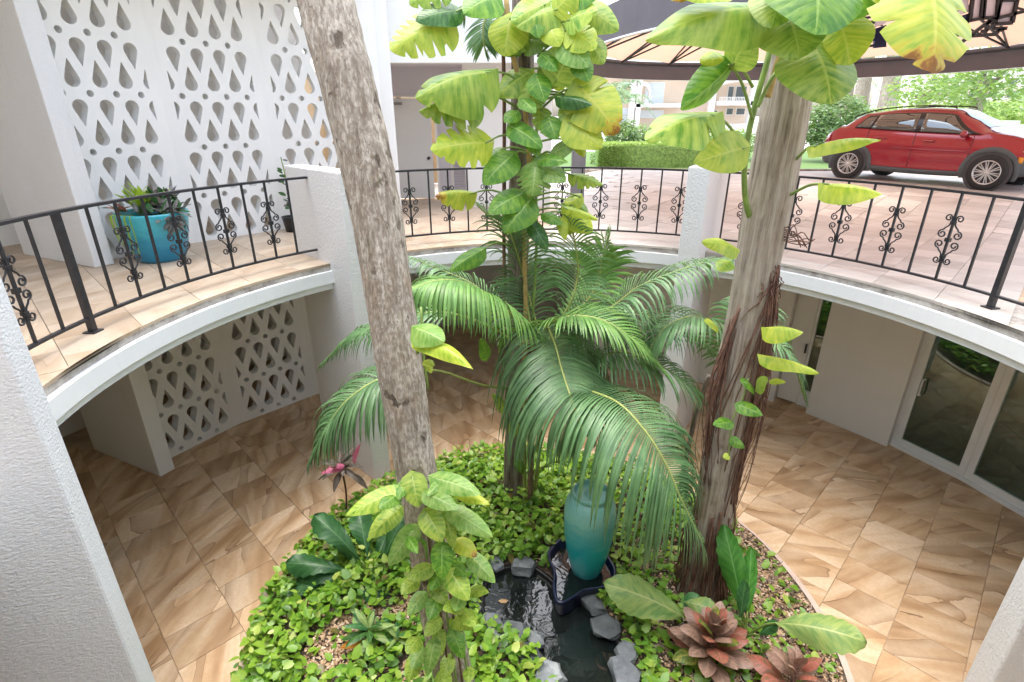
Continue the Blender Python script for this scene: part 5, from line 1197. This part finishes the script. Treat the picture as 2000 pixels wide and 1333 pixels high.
def low_pt(x, f, off=0.0):                 # f 0 at the sill, 1 at the belt
    zb, zl, zt, w0, w1, w2 = csec(x); z = zb+(zl-zb)*f; y = w0+(w1-w0)*max(0, (f-.45)/.55)**1.6-.05*(1-min(1, f/.15))+.012*math.exp(-((f-.62)/.05)**2)-.02*math.exp(-((f-.38)/.16)**2); return V((x, y+off, z))
def carpaint():
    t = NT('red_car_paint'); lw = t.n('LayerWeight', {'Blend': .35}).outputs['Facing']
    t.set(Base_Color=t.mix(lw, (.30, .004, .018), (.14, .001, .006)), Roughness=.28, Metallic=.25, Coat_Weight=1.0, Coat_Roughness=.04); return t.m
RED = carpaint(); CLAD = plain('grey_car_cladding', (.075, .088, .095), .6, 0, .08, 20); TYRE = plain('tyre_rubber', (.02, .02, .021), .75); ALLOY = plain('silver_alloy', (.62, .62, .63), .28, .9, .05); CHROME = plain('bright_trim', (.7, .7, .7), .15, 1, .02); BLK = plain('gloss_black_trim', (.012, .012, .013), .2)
INTR = plain('car_interior', (.06, .06, .065), .8); HL = plain('headlamp_lens', (.75, .78, .8), .08, .3, .03); AMB = plain('amber_marker', (.7, .28, .02), .2)
def make_car(label, loc, yaw, paint):
    t = thing('parked_car', label, 'car', loc); t.rotation_euler = (0, 0, yaw)
    def bd(mb, name, mat, par=None, smooth=True): return mb.build(name, mat, par or t, smooth, True, True)
    b = MB(); xs = [-2.06+4.13*i/70 for i in range(71)]; ring = None
    for x in xs:
        zb, zl, zt, w0, w1, w2 = csec(x); half = [V((x, w0*.75, zb-.01))]+[low_pt(x, f) for f in (.0, .08, .2, .35, .5, .62, .72, .85, 1)]+[V((x, w1-.012, zl+.008)) if zt-zl > .12 else V((x, w1*.97, zl+(zt-zl)*.4))]
        if zt-zl > .12: half += [side_pt(x, f, -.012) for f in (.25, .5, .75, .95)]
        else: half += [V((x, w1*.93+(w2-w1*.93)*f, zl+(zt-zl)*(.5+.4*f))) for f in (.1, .4, .7, 1)]
        half += [V((x, w2*.92, zt-.022)), V((x, w2*.6, zt-.006)), V((x, 0, zt))]
        b.v += half+[V((p.x, -p.y, p.z)) for p in reversed(half[:-1])]; ring = 2*len(half)-1
    for i in range(70):
        for j in range(ring): p = i*ring+j; q = i*ring+(j+1) % ring; b.face((p, q, q+ring, p+ring))
    b.face(range(ring)); b.face([70*ring+j for j in reversed(range(ring))]); bd(b, 'body', paint)
    def panel(fn, outline, off, name, mat, par=None, th=.012, mir=True):
        o = None
        for sy in ((1, -1) if mir else (1,)):
            b = MB(); k = len(outline[0]); rows = len(outline)
            for d in (off, off-th):
                for row in outline:
                    for x, f in row: p = fn(x, f, d); b.v.append(V((p.x, p.y*sy, p.z)))
            n_ = rows*k
            for r in range(rows-1):
                for c in range(k-1): a = r*k+c; b.face((a, a+1, a+k+1, a+k)); b.face((n_+a, n_+a+k, n_+a+k+1, n_+a+1))
            edge = [(0, c) for c in range(k)]+[(r, k-1) for r in range(1, rows)]+[(rows-1, c) for c in range(k-2, -1, -1)]+[(r, 0) for r in range(rows-2, 0, -1)]
            for (r0, c0), (r1, c1) in zip(edge, edge[1:]+edge[:1]): a = r0*k+c0; c = r1*k+c1; b.face((a, c, n_+c, n_+a))
            o = bd(b, name, mat, par, True)
        return o
    def grid(x0a, x1a, f0, x0b, x1b, f1, n=8, m=4): return [[(x0a+(x0b-x0a)*r/m+((x1a+(x1b-x1a)*r/m)-(x0a+(x0b-x0a)*r/m))*c/n, f0+(f1-f0)*r/m) for c in range(n+1)] for r in range(m+1)]
    panel(side_pt, grid(-1.36, 1.04, .04, -1.16, .50, .90, 28, 6), .014, 'window_surround', BLK, None, .03)
    panel(side_pt, grid(-.02, .86, .07, -.04, .44, .84), .022, 'side_window', M['carglass']); panel(side_pt, grid(-.98, -.12, .07, -.92, -.14, .84), .022, 'side_window', M['carglass']); panel(side_pt, grid(-1.30, -1.03, .10, -1.14, -.98, .76), .022, 'quarter_window', M['carglass'])
    # interior seen through the panes
    for x in (-.75, .25):
        for y in (-.38, .38): b = MB().box(x-.28, x+.22, y-.24, y+.24, .5, .8); b.box(x-.36, x-.24, y-.23, y+.23, .8, 1.22); b.box(x-.35, x-.26, y-.1, y+.1, 1.24, 1.4); bd(b, 'seat', INTR, None, False)
    # doors as shut lines
    for x in (-.085, .93, -1.02):
        panel(low_pt, grid(x-.005, x+.005, .16, x-.005, x+.005, .99, 1, 8), .0035, 'shut_line', BLK, None, .004)
    for x in (-.05-.12, .80-.02-.90+.15): pass
    for x in (-.82, .10): panel(low_pt, grid(x, x+.2, .80, x, x+.2, .845, 4, 1), .022, 'door_handle', paint, None, .02)
    panel(low_pt, grid(-.95, .92, .0, -.95, .92, .13, 12, 2), .012, 'sill_cladding', CLAD)
    def arch(xc, name):
        for sy in (1, -1):
            b = MB(); n = 22; R0, R1 = .375, .475; seg = []
            for i in range(n+1):
                a = R(-22)+R(224)*i/n
                for r, dy in ((R0, .0), (R0, .02), (R1-.02, .02), (R1, .006)):
                    x = xc+r*cos(a); z = .345+r*sin(a)*.97; zb, zl, *_ = csec(x); f = max(0, min(1, (z-zb)/(zl-zb))); y = max(low_pt(x, f).y+.004, .845); b.v.append(V((x, (y+dy)*sy, max(z, .2))))
            for i in range(n):
                for j in range(3): p = i*4+j; b.face((p, p+1, p+5, p+4))
            bd(b, name, CLAD)
            b = MB(); n0 = b.add([V((xc, .90*sy, .345))]+[V((xc+.385*cos(2*pi*i/32), .899*sy, .345+.385*sin(2*pi*i/32))) for i in range(32)])
            for i in range(32): b.face((n0, n0+1+i, n0+1+(i+1) % 32))
            bd(b, 'wheel_well', INTR, None, False)
    arch(-1.27, 'wheel_arch'); arch(1.32, 'wheel_arch')
    # bumpers and lamps
    panel(low_pt, grid(-2.03, -1.66, .0, -2.0, -1.70, .55, 6, 3), .012, 'rear_cladding', CLAD); panel(low_pt, grid(1.70, 2.02, .0, 1.72, 2.0, .5, 6, 3), .012, 'front_cladding', CLAD)
    panel(low_pt, grid(1.74, 1.98, .70, 1.78, 1.96, .86, 5, 2), .014, 'headlight', HL); panel(low_pt, grid(1.72, 1.79, .40, 1.72, 1.79, .56, 2, 2), .016, 'marker_lamp', AMB); panel(low_pt, grid(-2.0, -1.84, .74, -1.97, -1.86, .92, 4, 2), .014, 'tail_light', plain('tail_lamp', (.35, .01, .01), .15))
    panel(low_pt, grid(-.55, .95, .60, -.2, .95, .625, 10, 1), .010, 'side_crease', paint)
    # windscreen and rear glass across the body
    for x0, x1, nm in ((.56, 1.06, 'windscreen'), (-1.90, -1.66, 'rear_window')):
        b = MB()
        for i in range(6):
            x = x0+(x1-x0)*i/5; zb, zl, zt, w0, w1, w2 = csec(x)
            for j in range(9): y = (w2*.94)*(j/4-1); b.v.append(V((x, y, zt-.028*(abs(j/4-1)**3)+.008)))
        for i in range(5):
            for j in range(8): a = i*9+j; b.face((a, a+1, a+10, a+9))
        bd(b, nm, BLK if nm == 'rear_window' else M['carglass'])
    for sy in (1, -1):
        P = [V((x, (csec(x)[5]-.03)*sy, csec(x)[2]+.03)) for x in (-1.5, -1.1, -.5, 0, .35)]; P = [P[0]+V((0, 0, -.03))]+P+[P[-1]+V((.06, 0, -.04))]; bd(MB().tube(spline(P, 20), .014, 6), 'roof_rail', BLK)
        b = MB().lathe([(.01, -.1), (.05, -.085), (.075, -.03), (.08, .03), (.06, .085), (.01, .1)], 12); b.v = [V((.80+q.x*.8, (.97+q.z)*sy, 1.02+q.y*.9)) for q in b.v]; m_ = bd(b, 'mirror', paint)
        bd(MB().tube([V((.82, .80*sy, .98)), V((.80, .93*sy, 1.0))], .022, 6), 'mirror_stalk', BLK, m_)
    for xw in (-1.27, 1.32):
        for sy in (1, -1):
            wl = MB().lathe([(.215, -.10), (.30, -.105), (.325, -.085), (.338, -.04), (.338, .04), (.325, .085), (.30, .105), (.225, .10)], 40, cap0=False, cap1=False)
            wl.v = [V((xw+q.x, (.83+q.z)*sy, .338+q.y)) for q in wl.v]; wh = bd(wl, 'wheel', TYRE)
            rm = MB().lathe([(.222, .06), (.228, .095), (.215, .10), (.20, .07), (.03, .075), (.028, .09), (.002, .092)], 40, cap0=False, cap1=False); rm.v = [V((xw+q.x, (.835+q.z)*sy, .338+q.y)) for q in rm.v]
            rm2 = MB().lathe([(.20, .035), (.002, .035)], 30, cap0=False, cap1=False); rm2.v = [V((xw+q.x, (.835+q.z)*sy, .338+q.y)) for q in rm2.v]; 
            rim = MB().lathe([(.222, .05), (.228, .095), (.214, .10), (.198, .055)], 40, cap0=False, cap1=False); rim.v = [V((xw+q.x, (.835+q.z)*sy, .338+q.y)) for q in rim.v]; bd(rim, 'rim', ALLOY, wh); bd(rm2, 'brake_disc', INTR, wh)
            hb = MB().lathe([(.045, .04), (.045, .085), (.03, .095), (.002, .097)], 20, cap0=False, cap1=False); hb.v = [V((xw+q.x, (.835+q.z)*sy, .338+q.y)) for q in hb.v]; bd(hb, 'hub', ALLOY, wh)
            for k_ in range(20):
                a = 2*pi*k_/20+(.05 if k_ % 2 else -.05); c_, s_ = cos(a), sin(a); y0 = (.835+.085)*sy; sp_ = MB().bar((xw+.04*c_, y0, .338+.04*s_), (xw+.205*c_, y0+.004*sy, .338+.205*s_), .016, .02, (0, 1, 0)); bd(sp_, 'spoke', ALLOY, wh, False)
    return t
yw = math.atan2(-.83, .556)
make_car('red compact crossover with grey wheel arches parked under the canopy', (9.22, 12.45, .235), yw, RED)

# ================================================================ FAR SIDE OF THE STREET
def foliage(name, mat, parts, n, size, seed, par=None, flat=.0, elong=1.5, core=True):
    """leaf blades through the outer part of several ellipsoids"""
    rnd = random.Random(seed); b = MB(); wts = [p[3]*p[4]*p[5] for p in parts]
    for i in range(n):
        cx, cy_, cz, rx, ry, rz = rnd.choices(parts, wts)[0]
        d = V((rnd.gauss(0, 1), rnd.gauss(0, 1), rnd.gauss(0, 1))).normalized(); k = rnd.uniform(.45, 1.0)**.6*(1+.22*noise.noise(d*2.3+V((cx, cy_, seed))))
        p = V((cx+d.x*rx*k, cy_+d.y*ry*k, cz+d.z*rz*k)); yaw = rnd.uniform(0, 6.28); e = V((cos(yaw), sin(yaw), rnd.uniform(-.5, .6))).normalized(); s_ = size*rnd.uniform(.6, 1.3)
        nrm = (d+V((rnd.gauss(0, .6), rnd.gauss(0, .6), rnd.gauss(.3, .6)))).normalized(); f_ = e.cross(nrm).normalized()
        n0 = b.add([p, p+e*s_*.5*elong+f_*s_*.35, p+e*s_*elong-V((0, 0, s_*.2)), p+e*s_*.5*elong-f_*s_*.35]); b.face(range(n0, n0+4)); c = min(1, max(0, rnd.gauss(.5, .2))); b.c += [c]*4
    return b.build(name, M[mat], par)
def bush(label, name, cat, mat, parts, n, size, seed, group=None, stem=True):
    base = V((parts[0][0], parts[0][1], -.02)); t = thing(name, label, cat, base, group); foliage('foliage', mat, parts, n, size, seed, t)
    b = MB()
    for (cx, cy_, cz, rx, ry, rz) in parts: b.tube(spline([base, V((cx, cy_, 0)).lerp(V((cx, cy_, cz)), .5), V((cx, cy_, cz+rz*.4))], 6), .03, 5)
    b.build('stem', M['bark2'], t, True); return t
struct(MB().box(1.9, 30, 15.05, 15.2, .1, .26).build('kerb', M['concrete']))
struct(MB().box(1.0, 60, 17.75, 27, -.4, .012).build('lawn', varmat('lawn', [(0, (.08, .15, .03)), (1, (.13, .2, .05))], .9, 0)))
H0 = atz(1168, 328, .015); H1 = atz(1365, 326, .015)
t = thing('hedge', 'clipped light green hedge along the far side of the driveway', 'hedge', H0)
rnd = random.Random(5); b = MB()
for i in range(16000):
    f = rnd.random(); g_ = rnd.random(); hh = rnd.choice((0, 1, 1)); y = rnd.uniform(0, .8); z = rnd.uniform(0, .72)
    if rnd.random() < .5: y = rnd.uniform(-.03, .05)
    else: z = .70+rnd.uniform(-.04, .05)
    p = H0.lerp(H1, f*1.04-.02)+V((0, y, z+.03*noise.noise(V((f*20, y*3, 0))))); d = V((rnd.gauss(0, .6), rnd.gauss(-.5, .6), rnd.gauss(.5, .6))).normalized(); e = d.orthogonal().normalized(); s_ = rnd.uniform(.03, .07)
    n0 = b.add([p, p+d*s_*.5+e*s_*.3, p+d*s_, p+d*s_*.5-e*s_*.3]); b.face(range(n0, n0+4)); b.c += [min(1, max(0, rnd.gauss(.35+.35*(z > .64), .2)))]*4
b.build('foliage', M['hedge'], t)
b = MB().box(H0.x, H1.x, H0.y+.08, H0.y+.75, .0, .66); b.build('inner_twigs', plain('hedge_core', (.16, .27, .07), .9, 0, .5, 20), t)  # solid green core box filling the hedge behind its leaves
def A(px, py, Y): return at(px, py, Y)
def E(px, py, Y, rpx, rpz, ry=None): p = at(px, py, Y); k = (p-CAM).length/FPX; return (p.x, p.y, p.z, rpx*k, ry or rpx*k, rpz*k*1.0)
bush('dark green conifer like shrubs clustered behind the clipped hedge', 'conifer_shrub', 'shrub', 'bush', [E(1190, 300, 20.2, 24, 36), E(1215, 282, 20.4, 28, 48), E(1245, 290, 20.6, 28, 38), E(1175, 312, 20, 20, 26), E(1265, 300, 20.6, 18, 22)], 5200, .085, 1)
bush('low pale green shrubs behind the hedge below the villa', 'shrub', 'shrub', 'treeleaf', [E(1300, 285, 21.5, 50, 16), E(1350, 282, 21.6, 36, 14), E(1420, 280, 22, 60, 24), E(1250, 262, 24, 40, 16)], 3600, .10, 2)
bush('rounded olive green bush left of the red car', 'bush', 'bush', 'bush', [E(1640, 235, 21, 42, 38), E(1600, 248, 21, 30, 32), E(1680, 245, 21.5, 34, 28), E(1620, 262, 20.6, 36, 22)], 6200, .10, 3)
bush('row of light green bushes behind the roof of the red car', 'bush', 'bush', 'hedge', [E(1720, 226, 27, 40, 12), E(1770, 222, 27, 44, 13), E(1830, 226, 28, 44, 14), E(1900, 224, 32, 60, 18), E(1970, 222, 32, 60, 18)], 6000, .14, 4)
def tree(label, base, top, r, crown, n, size, seed, mat='treeleaf', group='trees along the street'):
    t = thing('tree', label, 'tree', base, group); b = V(base); tp = V(top)
    MB().tube(spline([b-V((0, 0, .1)), b.lerp(tp, .5)+V((.03, 0, 0)), tp], 14), [r*(1.25-.5*i/14) for i in range(15)], 10).build('trunk', M['bark1'], t, True)
    rnd = random.Random(seed)
    for k_ in range(6):
        q = rnd.choice(crown); MB().tube(spline([b.lerp(tp, .75), b.lerp(tp, .9).lerp(V(q[:3]), .5), V(q[:3])+V((0, 0, q[5]*.4))], 6), [r*.4*(1-.12*i) for i in range(7)], 5).build('limb', M['bark1'], t, True)
    foliage('crown', mat, crown, n, size, seed, t)
tree('leaning grey trunked tree right of the red car with airy crown', (at(1880, 285, 24).x, 24, -.05), A(1925, 150, 24), .26, [E(1900, 160, 23, 60, 26), E(1960, 170, 23, 60, 34), E(1850, 190, 24, 50, 24), E(1990, 130, 23, 60, 40), E(1930, 110, 24, 70, 30)], 2600, .13, 11)
tree('tree with feathery light crown above the roof of the red car', A(1795, 228, 30), A(1800, 180, 30), .16, [E(1800, 170, 30, 50, 20), E(1845, 160, 30, 46, 20), E(1780, 195, 30, 30, 14), E(1830, 195, 31, 46, 16), E(1880, 185, 31, 40, 16)], 1500, .16, 12)
def palm(label, base, top, r, n, L, seed, group='palms across the street', mat='palm'):
    t = thing('palm_tree', label, 'palm tree', base, group); b = V(base); tp = V(top); rnd = random.Random(seed)
    MB().tube(spline([b-V((0, 0, .1)), b.lerp(tp, .5)+V((.02, 0, 0)), tp], 12), [r*(1.2-.35*i/12) for i in range(13)], 10).build('trunk', M['bark1'], t, True)
    for i in range(n):
        a = i*2.4+rnd.uniform(-.2, .2); el = R(rnd.uniform(-15, 70)); d = V((cos(a)*cos(el), sin(a)*cos(el), sin(el))); P = [tp, tp+d*L*.35, tp+d*L*.7-V((0, 0, L*.12)), tp+d*L-V((0, 0, L*.42))]
        frond(t, P, L*.28, mat, 26, .7, .15, L*.02, .7, seed*20+i)
palm('slender palm with drooping fronds before the arched villa', A(1200, 285, 32), A(1203, 200, 32), .2, 18, 2.2, 1)
palm('straight palm trunk seen under the valance left of the car roof', A(1676, 226, 40), A(1700, 90, 40), .42, 14, 3, 2)
palm('second straight palm trunk seen against the white sky', A(1730, 225, 38), A(1752, 90, 38), .5, 14, 3, 3)
palm('slim palm with ragged skirt left of the white sky gap', A(1652, 222, 42), A(1664, 150, 42), .25, 20, 2.4, 4)
palm('small palm at the far right beyond the white wall', A(1978, 245, 36), A(1980, 205, 36), .18, 16, 2.2, 5, mat='palmlite')
# villa with arches
def villa():
    Y = 58; k = lambda px, py, dy=0: at(px, py, Y+dy); cream = plain('cream_render', (.66, .53, .42), .8, 0, .06, .5); white = plain('white_render', (.76, .74, .70), .8, 0, .04, .5); glz = plain('pale_shutter', (.62, .68, .74), .5, 0, .05, .5); red = plain('terracotta', (.5, .25, .15), .8, 0, .2, 3); dkg = plain('dark_villa_glass', (.10, .12, .13), .12)
    bx = lambda name, x0, x1, y0, y1, d0, d1, mat, par: MB().box(k(x0, y0).x, k(x1, y0).x, Y+d0, Y+d1, k(x0, y1).z, k(x0, y0).z).build(name, mat, par)
    t = thing('villa', 'cream two storey villa with white arches and balconies across the street', 'villa', k(1320, 252))
    bx('wall', 1150, 1500, 130, 255, 2, 9, cream, t); bx('roof_slab', 1140, 1510, 122, 129.9, -.5, 9.5, white, t)
    rf = MB().prism([(k(1150, 130).x, Y+2), (k(1240, 130).x, Y+2), (k(1240, 130).x, Y+8), (k(1150, 130).x, Y+8)], k(1150, 146).z, k(1150, 138).z).build('tiled_roof', red, t)
    for x in (1236, 1248, 1396, 1476): bx('column', x, x+9, 130, 255, -.2, .6, white, t)
    bx('balcony_slab', 1240, 1335, 203, 210, -.2, 1.99, white, t); bx('balcony_slab', 1400, 1482, 198, 206, -.2, 1.99, white, t)
    def archw(x0, x1, ytop, yspring, ybot):
        a, c = k(x0, yspring), k(x1, yspring); cx_ = (a.x+c.x)/2; rx = (c.x-a.x)/2; zt = k(x0, ytop).z; P = []
        for i in range(13): an = pi-pi*i/12; P.append(V((cx_+rx*cos(an), 0, a.z+(zt-a.z)*sin(an))))
        b = MB(); out = [V((p.x+(p.x-cx_)*.12, 0, p.z+.35)) for p in P]
        for i in range(12):
            q = [P[i], P[i+1], out[i+1], out[i]]; b.hexa([V((p.x, Y-.15, p.z)) for p in q]+[V((p.x, Y+.5, p.z)) for p in q])
        b.build('arch', white, t, recalc=True)
    archw(1245, 1268, 168, 190, 205); archw(1402, 1478, 160, 176, 205); archw(1205, 1242, 168, 185, 205)
    for x0, x1, y0, y1, m_ in ((1272, 1308, 160, 201, glz), (1380, 1396, 150, 200, glz), (1438, 1448, 168, 196, dkg), (1454, 1474, 168, 196, dkg), (1434, 1446, 212, 224, dkg), (1454, 1470, 212, 224, dkg), (1258, 1305, 216, 230, glz), (1208, 1235, 212, 240, glz), (1408, 1414, 216, 240, dkg)):
        f = bx('window', x0-1.5, x1+1.5, y0-1.5, y1+1.5, 1.9, 1.995, white, t); bx('pane', x0, x1, y0, y1, 1.86, 1.898, m_, f)
        for q in range(1, 5): 
            if m_ is glz: yy = y0+(y1-y0)*q/5; bx('slat', x0, x1, yy-.3, yy+.3, 1.83, 1.859, white, f)
    for x0, x1, y0, y1 in ((1246, 1274, 188, 203), (1404, 1478, 190, 198)):
        r_ = bx('balcony_rail', x0, x1, y0, y0+.8, -.15, -.05, white, t); n_ = int((x1-x0)/3)
        for q in range(n_): xx = x0+(q+.5)*3; bx('baluster', xx-.35, xx+.35, y0+.9, y1, -.14, -.06, white, r_)
    t2 = thing('picket_fence', 'white picket fence in front of the arched villa', 'fence', k(1420, 255))
    bx('rail', 1340, 1480, 243, 244.2, -4.0, -3.9, white, t2); bx('rail', 1340, 1480, 252, 253.2, -4.0, -3.9, white, t2)
    pk = None
    for q in range(46):
        xx = 1340+q*3.05
        if pk is None: o0 = bx('picket', xx, xx+1.3, 241, 256, -4.08, -4.01, white, t2); pk = o0; x00 = k(xx, 250).x
        else: o = pk.copy(); col.objects.link(o); o.location = pk.location+V((k(xx, 250).x-x00, 0, 0))
    Yb = 85; kb = lambda px, py: at(px, py, Yb)
    t3 = thing('apartment_block', 'pale apartment block with window rows far behind the street trees', 'building', kb(1900, 240))
    bb = lambda name, x0, x1, y0, y1, d0, d1, mat, par: MB().box(kb(x0, y0).x, kb(x1, y0).x, Yb+d0, Yb+d1, kb(x0, y1).z, kb(x0, y0).z).build(name, mat, par)
    bb('wall', 1800, 2120, 140, 262, 0, 10, white, t3)
    for r_ in range(4):
        y = 152+r_*26; bb('balcony_slab', 1800, 2120, y+15, y+18, -1, -.01, white, t3)
        for q in range(8):
            x = 1815+q*38; f = bb('window', x, x+22, y, y+13, -.1, -.005, cream, t3); bb('pane', x+1.5, x+20.5, y+1.2, y+11.8, -.14, -.101, dkg, f)
villa()
pw = plain('white_garden_wall', (.7, .69, .67), .8, 0, .05, .6)
a = at(1878, 272, 29); c = at(2120, 270, 29); o = MB().box(a.x, c.x, 29, 29.3, -.1, at(1878, 246, 29).z).build('garden_wall', pw); tag(o, 'low white garden wall at the right beyond the red car', 'wall')
a = at(1944, 270, 28.6); c = at(1972, 270, 28.6); o = MB().box(a.x, c.x, 28.3, 28.9, -.1, at(1944, 236, 28.6).z).build('gate_pillar', pw); tag(o, 'white square gate pillar standing against the low garden wall', 'pillar')
